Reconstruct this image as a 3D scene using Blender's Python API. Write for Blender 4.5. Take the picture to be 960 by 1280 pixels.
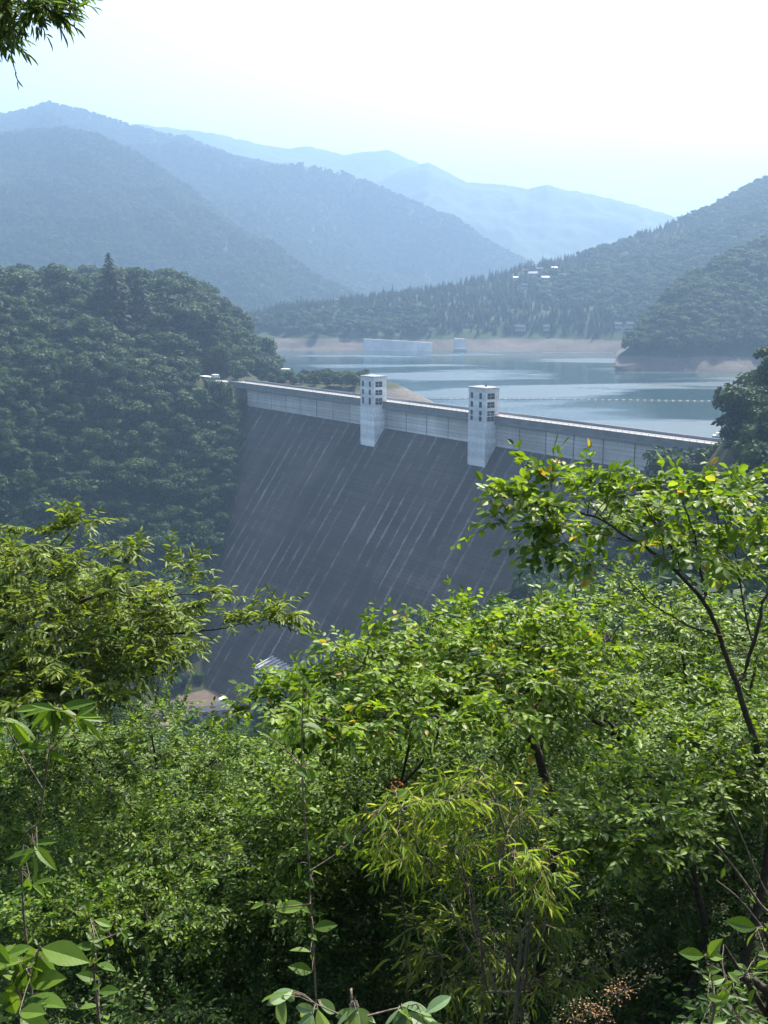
import bpy, math, random
import numpy as np
R = math.radians
rng = np.random.default_rng(7)
random.seed(7)
scene = bpy.context.scene
for o in list(bpy.data.objects): bpy.data.objects.remove(o)

# ---------------------------------------------------------------- camera
F, HOR, CZ = 1300.0, 366.0, 52.0          # focal length in photo pixels, horizon row, eye height above the dam crest (z = 0)
PITCH = math.atan((640 - HOR) / F)
cam = bpy.data.cameras.new('camera'); camo = bpy.data.objects.new('camera', cam)
scene.collection.objects.link(camo); scene.camera = camo
cam.sensor_fit = 'VERTICAL'; cam.sensor_height = 36; cam.lens = 36 * F / 1280
cam.clip_start = 0.1; cam.clip_end = 60000
camo.location = (0, 0, CZ); camo.rotation_euler = (math.pi / 2 - PITCH, 0, 0)

# ---------------------------------------------------------------- sky, sun, exposure
SUN_AZ, SUN_EL = R(32), R(54)             # azimuth clockwise from straight ahead (+Y)
world = bpy.data.worlds.new('World'); scene.world = world; world.use_nodes = True
nt = world.node_tree; bg = nt.nodes['Background']
sky = nt.nodes.new('ShaderNodeTexSky'); sky.sky_type = 'NISHITA'; sky.sun_disc = False
sky.sun_elevation = SUN_EL; sky.sun_rotation = SUN_AZ
sky.altitude = 500; sky.air_density = 1.0; sky.dust_density = 7.0; sky.ozone_density = 1.0
nt.links.new(sky.outputs[0], bg.inputs[0]); bg.inputs[1].default_value = 0.125
sl = bpy.data.lights.new('sun', 'SUN'); sl.energy = 5.0; sl.angle = R(0.6); sl.color = (1.0, 0.94, 0.84)
so = bpy.data.objects.new('sun', sl); scene.collection.objects.link(so)
so.rotation_euler = (math.pi / 2 - SUN_EL, 0, math.pi - SUN_AZ)
scene.view_settings.view_transform = 'Standard'; scene.view_settings.look = 'None'
scene.view_settings.exposure = 1.72; scene.view_settings.gamma = 1
cy = scene.cycles
cy.max_bounces = 6; cy.diffuse_bounces = 3; cy.glossy_bounces = 3; cy.transmission_bounces = 4
cy.volume_bounces = 1; cy.transparent_max_bounces = 4; cy.use_denoising = True
cy.caustics_reflective = False; cy.caustics_refractive = False; cy.sample_clamp_indirect = 6

HAZE_DENSITY, HAZE_COLOR, HAZE_ANISO = 2.75e-4, (0.25, 0.385, 0.565), 0.4

# ---------------------------------------------------------------- pixels and the dam's frame
CP, SP = math.cos(PITCH), math.sin(PITCH)
def ray(px, py):
    xc, yc = (px - 480) / F, (640 - py) / F
    return np.array([xc, CP + yc * SP, -SP + yc * CP])
def at(px, py, d):                        # the point at forward distance d seen at that pixel
    r = ray(px, py); r = r * (d / r[1]); return np.array([r[0], r[1], r[2] + CZ])
def atz(px, py, z):
    r = ray(px, py); r = r * ((z - CZ) / r[2]); return np.array([r[0], r[1], z])
def proj(P):
    P = np.asarray(P, float); x, y, z = P[..., 0], P[..., 1], P[..., 2] - CZ
    Y = CP * y - SP * z; U = SP * y + CP * z
    Y = np.where(Y < .01, .01, Y)
    return 480 + F * x / Y, 640 - F * U / Y
A = atz(313, 481, 0); B = atz(842, 551, 0)
U2 = (B - A)[:2]; U2 = U2 / np.linalg.norm(U2)          # along the crest, left to right
N2 = np.array([U2[1], -U2[0]]); N2 = -N2 if N2[1] > 0 else N2   # downstream
K, WALL = 0.75, 12.5
def tw(x, y):
    dx, dy = x - A[0], y - A[1]
    return dx * U2[0] + dy * U2[1], dx * N2[0] + dy * N2[1]
def xy(t, w): return A[0] + t * U2[0] + w * N2[0], A[1] + t * U2[1] + w * N2[1]

# ---------------------------------------------------------------- numpy noise
def _hash(i, j, s):
    h = (i.astype(np.int64) * 374761393 + j.astype(np.int64) * 668265263 + s * 1442695041) & 0x7fffffff
    h = ((h ^ (h >> 13)) * 1274126177) & 0x7fffffff
    return ((h ^ (h >> 16)) & 0xffff) / 65535.0
def vnoise(x, y, s=0):
    x = np.asarray(x, float); y = np.asarray(y, float)
    i, j = np.floor(x), np.floor(y); fx, fy = x - i, y - j
    fx = fx * fx * (3 - 2 * fx); fy = fy * fy * (3 - 2 * fy)
    a, b, c, d = _hash(i, j, s), _hash(i + 1, j, s), _hash(i, j + 1, s), _hash(i + 1, j + 1, s)
    return (a + (b - a) * fx) * (1 - fy) + (c + (d - c) * fx) * fy
def fbm(x, y, s=0, o=4):
    v = 0; a = .5
    for k in range(o):
        v = v + a * (vnoise(x, y, s + k * 17) - .5); x = x * 2.03; y = y * 2.03; a *= .5
    return v

# ---------------------------------------------------------------- object helpers
col = scene.collection
def link(o, parent=None):
    col.objects.link(o)
    if parent is not None: o.parent = parent
    return o
def tag(o, label=None, cat=None, group=None, kind=None):
    if label: o['label'] = label
    if cat: o['category'] = cat
    if group: o['group'] = group
    if kind: o['kind'] = kind
    return o
def empty(name, loc=(0, 0, 0), rz=0):
    o = bpy.data.objects.new(name, None); o.location = tuple(loc); o.rotation_euler = (0, 0, rz)
    o.empty_display_size = .5
    return link(o)
def qmesh(name, V, Q, mat, smooth=False, attr=None):
    V = np.asarray(V, np.float32).reshape(-1, 3); Q = np.asarray(Q, np.int32); k = Q.shape[1]
    me = bpy.data.meshes.new(name); me.vertices.add(len(V)); me.vertices.foreach_set('co', V.ravel())
    me.loops.add(Q.size); me.loops.foreach_set('vertex_index', Q.ravel())
    me.polygons.add(len(Q)); me.polygons.foreach_set('loop_start', np.arange(0, Q.size, k, dtype=np.int32))
    if smooth: me.polygons.foreach_set('use_smooth', np.ones(len(Q), bool))
    if attr is not None:
        a = me.attributes.new('rnd', 'FLOAT', 'FACE'); a.data.foreach_set('value', np.asarray(attr, np.float32))
    me.update(calc_edges=True); me.materials.append(mat)
    return me
def mobj(name, me, parent=None): return link(bpy.data.objects.new(name, me), parent)
class MB:                                 # boxes, prisms and tubes collected into one mesh
    def __init__(s): s.v = []; s.f = []
    def hexa(s, P8):                      # 4 bottom, 4 top, same order
        n = len(s.v); s.v += [tuple(map(float, p)) for p in P8]
        s.f += [(n+3, n+2, n+1, n), (n+4, n+5, n+6, n+7)] + [(n+i, n+(i+1) % 4, n+4+(i+1) % 4, n+4+i) for i in range(4)]
        return s
    def box(s, x0, x1, y0, y1, z0, z1):
        return s.hexa([(x0, y0, z0), (x1, y0, z0), (x1, y1, z0), (x0, y1, z0), (x0, y0, z1), (x1, y0, z1), (x1, y1, z1), (x0, y1, z1)])
    def lathe(s, prof, n=14, c=(0, 0)):
        b = len(s.v)
        for r, z in prof:
            for i in range(n):
                a = 2 * math.pi * i / n; s.v.append((c[0] + r * math.cos(a), c[1] + r * math.sin(a), z))
        for k in range(len(prof) - 1):
            for i in range(n):
                j = (i + 1) % n; s.f.append((b + k*n + i, b + k*n + j, b + (k+1)*n + j, b + (k+1)*n + i))
        s.f.append(tuple(b + i for i in range(n))[::-1]); s.f.append(tuple(b + (len(prof)-1)*n + i for i in range(n)))
        return s
    def poly(s, pts, z0, z1):             # extruded outline in x, y
        b = len(s.v); n = len(pts)
        s.v += [(p[0], p[1], z0) for p in pts] + [(p[0], p[1], z1) for p in pts]
        s.f += [tuple(b + i for i in range(n))[::-1], tuple(b + n + i for i in range(n))] + [(b+i, b+(i+1) % n, b+n+(i+1) % n, b+n+i) for i in range(n)]
        return s
    def build(s, name, mat, parent=None, bevel=0):
        me = bpy.data.meshes.new(name); me.from_pydata(s.v, [], s.f); me.update(); me.materials.append(mat)
        o = mobj(name, me, parent)
        if bevel:
            m = o.modifiers.new('bevel', 'BEVEL'); m.width = bevel; m.segments = 2; m.limit_method = 'ANGLE'
        return o
def catmull(P, n=6):
    P = np.asarray(P, float)
    if len(P) < 3: return np.array([P[0] + (P[-1] - P[0]) * t for t in np.linspace(0, 1, n + 1)])
    Q = np.vstack([2 * P[0] - P[1], P, 2 * P[-1] - P[-2]]); out = []
    for i in range(len(P) - 1):
        a, b, c, d = Q[i:i+4]
        for t in np.linspace(0, 1, n, endpoint=False):
            out.append(.5 * ((2*b) + (-a + c)*t + (2*a - 5*b + 4*c - d)*t*t + (-a + 3*b - 3*c + d)*t**3))
    out.append(P[-1]); return np.array(out)
def tubes(lines, sides):                  # lines: list of (n,4) arrays x y z r -> V, Q
    Vs, Qs, n0 = [], [], 0
    ca = np.cos(np.arange(sides) * 2 * np.pi / sides); sa = np.sin(np.arange(sides) * 2 * np.pi / sides)
    for L in lines:
        L = np.asarray(L); n = len(L); T = np.gradient(L[:, :3], axis=0); T /= np.linalg.norm(T, axis=1)[:, None] + 1e-9
        ref = np.where(np.abs(T[:, 2:3]) > .9, [[1., 0, 0]], [[0, 0, 1.]])
        X = np.cross(T, ref); X /= np.linalg.norm(X, axis=1)[:, None] + 1e-9; Y = np.cross(T, X)
        V = L[:, None, :3] + L[:, None, 3:4] * (X[:, None] * ca[None, :, None] + Y[:, None] * sa[None, :, None])
        i = np.arange(n - 1)[:, None] * sides + np.arange(sides)[None]; j = np.arange(n - 1)[:, None] * sides + (np.arange(sides)[None] + 1) % sides
        Qs.append((np.stack([i, j, j + sides, i + sides], -1)).reshape(-1, 4) + n0); Vs.append(V.reshape(-1, 3)); n0 += n * sides
    return np.vstack(Vs), np.vstack(Qs)

# ---------------------------------------------------------------- materials
def mat(name):
    m = bpy.data.materials.new(name); m.use_nodes = True; t = m.node_tree
    return m, t, t.nodes['Principled BSDF'], t.nodes.new, t.links.new
def ramp(t, src, stops):
    r = t.nodes.new('ShaderNodeValToRGB'); e = r.color_ramp.elements
    while len(e) < len(stops): e.new(.5)
    for k, (p, c) in enumerate(stops): e[k].position = p; e[k].color = (*c, 1)
    t.links.new(src, r.inputs[0]); return r.outputs[0]
def noise(t, scale, detail=5, vec=None, rough=.55, mapscale=None):
    n = t.nodes.new('ShaderNodeTexNoise'); n.inputs['Scale'].default_value = scale; n.inputs['Detail'].default_value = detail; n.inputs['Roughness'].default_value = rough
    if vec is None:
        vec = t.nodes.new('ShaderNodeTexCoord').outputs['Object']
    if mapscale:
        mp = t.nodes.new('ShaderNodeMapping'); mp.inputs['Scale'].default_value = mapscale; t.links.new(vec, mp.inputs[0]); vec = mp.outputs[0]
    t.links.new(vec, n.inputs['Vector']); return n.outputs['Fac']
def mth(t, op, a, b=None, c=None, clamp=False):
    n = t.nodes.new('ShaderNodeMath'); n.operation = op; n.use_clamp = clamp
    for i, x in enumerate((a, b, c)):
        if x is None: continue
        if isinstance(x, (int, float)): n.inputs[i].default_value = x
        else: t.links.new(x, n.inputs[i])
    return n.outputs[0]
def mix(t, fac, a, b):
    n = t.nodes.new('ShaderNodeMix'); n.data_type = 'RGBA'
    for s, x in ((n.inputs[0], fac), (n.inputs[6], a), (n.inputs[7], b)):
        if isinstance(x, (int, float)): s.default_value = x
        elif isinstance(x, tuple): s.default_value = (*x, 1)
        else: t.links.new(x, s)
    return n.outputs[2]
def bump(t, h, strength=.3, dist=.1):
    b = t.nodes.new('ShaderNodeBump'); b.inputs['Strength'].default_value = strength; b.inputs['Distance'].default_value = dist
    t.links.new(h, b.inputs['Height']); return b.outputs[0]
def simple(name, c, rough=.7, var=.15, scale=3, metal=0, bmp=.15, spec=.2):
    m, t, b, N, L = mat(name); n = noise(t, scale)
    L(ramp(t, n, [(.25, tuple(x * (1 - var) for x in c)), (.75, tuple(min(1, x * (1 + var)) for x in c))]), b.inputs['Base Color'])
    b.inputs['Roughness'].default_value = rough; b.inputs['Metallic'].default_value = metal; b.inputs['Specular IOR Level'].default_value = spec
    if bmp: L(bump(t, n, bmp, .05), b.inputs['Normal'])
    return m
def leafmat(name, stops, src='face', transl=.45, tint=(1.25, 1.15, .5), rough=.45, spec=.24):
    m, t, b, N, L = mat(name)
    if src == 'face':
        a = N('ShaderNodeAttribute'); a.attribute_name = 'rnd'; s = a.outputs['Fac']
    else:
        s = N('ShaderNodeObjectInfo').outputs['Random']
    c = ramp(t, s, stops)
    if src != 'face':                     # midrib and side veins in the leaf's own frame
        sx = N('ShaderNodeSeparateXYZ'); L(N('ShaderNodeTexCoord').outputs['Object'], sx.inputs[0]); ay = mth(t, 'ABSOLUTE', sx.outputs[1])
        ve = mth(t, 'PINGPONG', mth(t, 'SUBTRACT', sx.outputs[0], mth(t, 'MULTIPLY', ay, .7)), .065); vein = mth(t, 'MAXIMUM', mth(t, 'LESS_THAN', ve, .009), mth(t, 'LESS_THAN', ay, .022))
        blot = noise(t, 3.0, 4, N('ShaderNodeTexCoord').outputs['Object']); c = mix(t, mth(t, 'MULTIPLY', blot, .5), c, tuple(x * .6 for x in stops[0][1]))
        c = mix(t, mth(t, 'MULTIPLY', vein, .2), c, stops[-1][1] if stops[-1][1][0] < stops[-1][1][1] else stops[1][1])
        L(bump(t, mth(t, 'SUBTRACT', ve, mth(t, 'MULTIPLY', vein, .03)), .16, .012), b.inputs['Normal'])
    L(c, b.inputs['Base Color']); b.inputs['Roughness'].default_value = rough; b.inputs['Specular IOR Level'].default_value = spec
    tr = N('ShaderNodeBsdfTranslucent'); v = N('ShaderNodeVectorMath'); v.operation = 'MULTIPLY'; v.inputs[1].default_value = tint
    L(c, v.inputs[0]); L(v.outputs[0], tr.inputs[0])
    ms = N('ShaderNodeMixShader'); ms.inputs[0].default_value = transl; L(b.outputs[0], ms.inputs[1]); L(tr.outputs[0], ms.inputs[2])
    L(ms.outputs[0], t.nodes['Material Output'].inputs['Surface']); return m
def crownmat(name, stops, hue_obj=.5):
    m, t, b, N, L = mat(name)
    a = N('ShaderNodeAttribute'); a.attribute_name = 'rnd'; o = N('ShaderNodeObjectInfo').outputs['Random']
    s = mth(t, 'ADD', mth(t, 'MULTIPLY', a.outputs['Fac'], 1 - hue_obj), mth(t, 'MULTIPLY', o, hue_obj))
    c = ramp(t, s, stops); L(c, b.inputs['Base Color']); b.inputs['Roughness'].default_value = .6; b.inputs['Specular IOR Level'].default_value = .12
    tr = N('ShaderNodeBsdfTranslucent'); v = N('ShaderNodeVectorMath'); v.operation = 'MULTIPLY'; v.inputs[1].default_value = (1.2, 1.1, .6)
    L(c, v.inputs[0]); L(v.outputs[0], tr.inputs[0])
    ms = N('ShaderNodeMixShader'); ms.inputs[0].default_value = .3; L(b.outputs[0], ms.inputs[1]); L(tr.outputs[0], ms.inputs[2])
    L(ms.outputs[0], t.nodes['Material Output'].inputs['Surface']); return m
def terrainmat(name, band=(.08, .07, .063), green=(.018, .032, .011), lo=0.0, lakeside=False):
    # bare drawdown shore below the high-water line, forest floor above
    m, t, b, N, L = mat(name)
    g = N('ShaderNodeNewGeometry').outputs['Position']; sx = N('ShaderNodeSeparateXYZ'); L(g, sx.inputs[0])
    n = noise(t, .03, 6, g); n2 = noise(t, .4, 4, g)
    z = mth(t, 'ADD', sx.outputs[2], mth(t, 'MULTIPLY', mth(t, 'SUBTRACT', n, .5), 6.0))
    f = mth(t, 'MULTIPLY', mth(t, 'ADD', z, 1.0 - lo), .7, clamp=True)
    if lakeside:                          # only on the water's side of the dam
        wd = mth(t, 'ADD', mth(t, 'MULTIPLY', mth(t, 'SUBTRACT', sx.outputs[0], float(A[0])), float(N2[0])), mth(t, 'MULTIPLY', mth(t, 'SUBTRACT', sx.outputs[1], float(A[1])), float(N2[1])))
        f = mth(t, 'MAXIMUM', f, mth(t, 'GREATER_THAN', wd, 0.0))
    soil = ramp(t, n2, [(.3, tuple(x * .75 for x in band)), (.7, tuple(x * 1.15 for x in band))])
    gr = ramp(t, n, [(.3, tuple(x * .6 for x in green)), (.7, tuple(x * 1.4 for x in green))])
    L(mix(t, f, soil, gr), b.inputs['Base Color']); b.inputs['Roughness'].default_value = .9; b.inputs['Specular IOR Level'].default_value = .1
    L(bump(t, n2, .5, 1.0), b.inputs['Normal']); return m
M = {}
M['shore'] = terrainmat('shore_terrain', lo=-2.5)
M['bank'] = terrainmat('bank_terrain', band=(.10, .092, .085), green=(.03, .036, .016), lo=-5.0, lakeside=True)
M['floor'] = simple('forest_floor', (.03, .035, .015), .95, .4, .5)
M['mountain'] = simple('mountain_forest', (.02, .036, .014), .9, .35, .012, bmp=0)
M['concrete'] = None
M['white'] = simple('white_paint', (.72, .73, .72), .6, .06, 2)
M['pale'] = simple('pale_concrete', (.42, .42, .41), .8, .12, .6)
M['grey'] = simple('grey_roof', (.2, .21, .23), .6, .15, 1)
M['dark'] = simple('dark_metal', (.05, .05, .055), .5, .2, 2)
M['asphalt'] = simple('road_asphalt', (.2, .2, .2), .9, .1, 1)
M['glass'] = simple('window_glass', (.02, .026, .03), .12, .1, 1, bmp=0, spec=.5)
M['bark'] = simple('bark', (.055, .045, .035), .9, .4, 25, bmp=.5)
M['bark_pale'] = simple('pale_bark', (.14, .115, .085), .85, .35, 25, bmp=.5)
M['soil'] = simple('bare_soil', (.085, .065, .05), .95, .3, .3)

# ---------------------------------------------------------------- near terrain: gorge below the dam, both banks, camera's hillside
LT = [-600, -420, -260, -180, -130, -100, -70, -40, -24, -8, 0, 100, 112]
LZ = [66, 60, 54, 50, 50, 45, 33, 11, 1, -1, -14, -124, -132]
RT = [112, 128, 185, 234, 265, 288, 305, 318, 330, 345, 398, 413, 460, 600, 800]
RZ = [-132, -132, -82, -64, -52, -36, -23, -7, 8, 17, 37, 50.4, 80, 150, 230]
def softinterp(x, X, Z):
    return (np.interp(x - 6, X, Z) + np.interp(x, X, Z) * 2 + np.interp(x + 6, X, Z)) / 4
def height(x, y):
    t, w = tw(x, y)
    up = np.maximum(-w, 0)
    zl = softinterp(t + up * 1.2 + 9 * np.clip(w / 60, 0, 1), LT, LZ)
    zl = zl - np.maximum(up - 80, 0) * .75
    g = np.clip(w - 20, 0, 110) - .25 * up
    zr = softinterp(t - g, RT, RZ)
    z = np.maximum(zl, zr)
    dc = np.hypot(x, y)
    amp = np.clip((dc - 12) / 60, 0, 1) * np.clip((np.abs(t - 118) - 20) / 60, 0, 1) * np.clip(np.minimum(np.abs(w + 6) / 25, 1), .0, 1)
    z = z + amp * (fbm(x / 70, y / 70, 3) * 26 + fbm(x / 18, y / 18, 9, 2) * 3)
    # shelf for the road at the left abutment
    rd = np.clip(1.6 - np.maximum(np.abs(t + 36) / 24, np.abs(w - 2) / 7), 0, .6) / .6
    z = z * (1 - rd) + rd * np.minimum(z, -.4)
    # wooded point with a park behind the left end of the crest
    e = np.hypot((x + 38) / 60, (y - 652) / 34)
    z = np.maximum(z, np.where(w < -8, -3 - np.clip(e - .75, 0, 9) * 30, -999))
    return z
ts = np.arange(-520, 760, 4.); ws = np.arange(-330, 480, 4.)
TT, WW = np.meshgrid(ts, ws, indexing='ij'); X, Y = xy(TT, WW); Z = height(X, Y)
i = np.arange(len(ts) - 1)[:, None] * len(ws) + np.arange(len(ws) - 1)[None]
Q = np.stack([i, i + len(ws), i + len(ws) + 1, i + 1], -1).reshape(-1, 4)
tag(mobj('hillside', qmesh('hillside', np.stack([X, Y, Z], -1), Q, M['bank'], True)), kind='structure')

# the wide base of the land
b = MB(); b.box(-5600, 5600, -800, 8500, -165, -160); tag(b.build('ground', M['floor']), kind='structure')

# ---------------------------------------------------------------- far ridges: crest outline and foot, each at its own distance
def ridge(name, top, foot, mt, nu, nv, seed, amp, wl, shape=1.0, back=400, fine=0):
    """top / foot: rows of (px, py or height, distance). A slope runs from the crest line to the foot line, and a back slope behind it."""
    top = np.array(top, float); foot = np.array(foot, float)
    px = np.linspace(top[0, 0], top[-1, 0], nu) if top[0, 0] < top[-1, 0] else np.linspace(top[-1, 0], top[0, 0], nu)
    top = top[np.argsort(top[:, 0])]; foot = foot[np.argsort(foot[:, 0])]
    sm = lambda a: np.convolve(np.pad(a, 2, 'edge'), [.1, .2, .4, .2, .1], 'valid')
    py = np.interp(px, top[:, 0], top[:, 1]); d = sm(np.interp(px, top[:, 0], top[:, 2]))
    T = np.array([at(a, b_, c) for a, b_, c in zip(px, py, d)])
    fz = np.interp(px, foot[:, 0], foot[:, 1]); fd = sm(np.interp(px, foot[:, 0], foot[:, 2]))
    v = np.linspace(-.35, 1, nv); G = np.zeros((nu, nv, 3))
    for k, vv in enumerate(v):
        if vv <= 0:
            dd = d + (-vv / .35) * back; f = dd / d
            zz = T[:, 2] - (-vv / .35) ** 1.2 * np.minimum(back * .55, T[:, 2] - fz)
        else:
            dd = d + (fd - d) * vv; f = dd / d; zz = fz + (T[:, 2] - fz) * (1 - vv) ** shape
        G[:, k, 0] = T[:, 0] * f; G[:, k, 1] = dd; G[:, k, 2] = zz
    vv = np.clip(np.abs(v), 0, 1)[None]
    win = np.clip(vv * 5, 0, 1) * np.clip((1 - v[None]) * 6, .0, 1)
    n = np.abs(fbm(G[..., 0] / wl, G[..., 1] / wl, seed, 5)) * -2 + .25
    G[..., 2] += win * n * amp
    if fine: G[..., 2] += (vnoise(G[..., 0] / fine, G[..., 1] / fine, seed + 5) * .6 + vnoise(G[..., 0] / fine * 2.3, G[..., 1] / fine * 2.3, seed + 6) * .4 - .4) * fine * .45
    i = np.arange(nu - 1)[:, None] * nv + np.arange(nv - 1)[None]
    Q = np.stack([i, i + 1, i + nv + 1, i + nv], -1).reshape(-1, 4)
    tag(mobj(name, qmesh(name, G, Q, mt, True)), kind='structure')
    return G
RA1 = ridge('mountain', [(-420, 260, 4066), (-150, 190, 4066), (0, 147, 3946), (30, 141, 3887), (60, 131, 3827), (95, 138, 3827), (150, 155, 3827), (200, 170, 3767), (235, 175, 3707), (265, 188, 3707), (310, 203, 3647), (380, 214, 3588), (430, 224, 3528), (470, 240, 3468), (520, 262, 3468), (570, 285, 3408), (610, 307, 3348), (645, 328, 3348), (700, 355, 3348), (800, 390, 3348)],
      [(-420, -20, 2152), (0, -20, 2272), (400, -20, 2392), (800, -20, 2750)], M['mountain'], 420, 200, 11, 330, 620, 1.05, 700, 14)
RA2 = ridge('mountain', [(-420, 240, 2990), (-150, 195, 2930), (0, 172, 2870), (70, 163, 2810), (120, 172, 2750), (170, 194, 2691), (230, 234, 2631), (300, 290, 2511), (350, 326, 2451), (390, 362, 2392), (450, 400, 2392)],
      [(-420, -20, 1794), (0, -20, 1794), (450, -20, 2033)], M['mountain'], 320, 160, 23, 200, 420, 1.0, 500, 12)
ridge('mountain', [(-300, 200, 5625), (60, 168, 5625), (170, 155, 5572), (215, 160, 5572), (265, 166, 5519), (320, 179, 5519), (360, 185, 5519), (385, 182, 5519), (430, 193, 5519), (485, 187, 5519), (515, 200, 5519), (560, 225, 5519), (700, 280, 5519), (1000, 300, 5519)],
      [(-300, 0, 4245), (1000, 0, 4245)], M['mountain'], 400, 90, 31, 150, 500, 1.0, 1500, 30)
ridge('mountain', [(300, 330, 4564), (380, 275, 4564), (450, 238, 4564), (500, 213, 4564), (535, 203, 4564), (560, 216, 4564), (585, 228, 4564), (625, 230, 4564), (660, 236, 4542), (685, 230, 4510), (700, 236, 4510), (740, 243, 4510), (790, 255, 4510), (835, 268, 4510), (880, 288, 4510), (960, 315, 4510), (1250, 340, 4510)],
      [(300, 0, 3290), (1250, 0, 3290)], M['mountain'], 400, 90, 41, 130, 420, 1.0, 1200, 22)
RC = ridge('hill', [(200, 425, 1350), (260, 415, 1380), (290, 405, 1400), (320, 396, 1420), (350, 388, 1440), (400, 384, 1460), (440, 379, 1480), (500, 371, 1500), (560, 361, 1530), (610, 350, 1560), (650, 338, 1590), (690, 330, 1600), (720, 324, 1630), (760, 311, 1680), (800, 297, 1720), (850, 277, 1780), (890, 261, 1830), (930, 239, 1880), (960, 224, 1920), (1080, 165, 2000), (1300, 120, 2100)],
      [(200, -19, 1235), (400, -19, 1245), (640, -19, 1240), (780, -19, 1200), (900, -19, 1150), (1300, -19, 1150)], M['shore'], 300, 130, 51, 46, 170, .82, 350)
RD = ridge('hill', [(770, 446, 935), (785, 436, 950), (800, 421, 970), (812, 406, 985), (830, 382, 1000), (850, 361, 1020), (880, 346, 1050), (920, 321, 1090), (960, 307, 1130), (1050, 270, 1180), (1250, 220, 1250)],
      [(770, -19, 915), (820, -19, 905), (960, -19, 895), (1250, -19, 870)], M['shore'], 160, 90, 61, 22, 90, .8, 260)

# ---------------------------------------------------------------- lake
def lakemat():
    m, t, b, N, L = mat('lake_water')
    g = N('ShaderNodeNewGeometry').outputs['Position']
    streak = noise(t, .0042, 4, g, .5, (1.0, 2.6, 1)); fine = noise(t, 1.3, 3, g); wav = noise(t, .22, 4, g, .6, (1, 1.8, 1))
    s = ramp(t, streak, [(.5, (0, 0, 0)), (.58, (1, 1, 1))])
    b.inputs['Base Color'].default_value = (.01, .03, .036, 1); b.inputs['IOR'].default_value = 1.33
    L(mth(t, 'ADD', mth(t, 'MULTIPLY', s, .2), .11), b.inputs['Roughness'])
    bp = N('ShaderNodeBump'); bp.inputs['Distance'].default_value = .35
    L(mth(t, 'ADD', fine, mth(t, 'MULTIPLY', wav, 2)), bp.inputs['Height']); L(mth(t, 'ADD', mth(t, 'MULTIPLY', s, .25), .018), bp.inputs['Strength'])
    L(bp.outputs[0], b.inputs['Normal']); return m
a0 = xy(-700, -7); a1 = xy(500, -7)
V = [(*a0, -15), (*a1, -15), (3200, 300, -15), (3200, 2600, -15), (-3200, 2600, -15), (-3200, 900, -15)]
me = bpy.data.meshes.new('lake'); me.from_pydata(V, [], [tuple(range(6))]); me.update(); me.materials.append(lakemat())
tag(mobj('lake', me), kind='structure')

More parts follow.
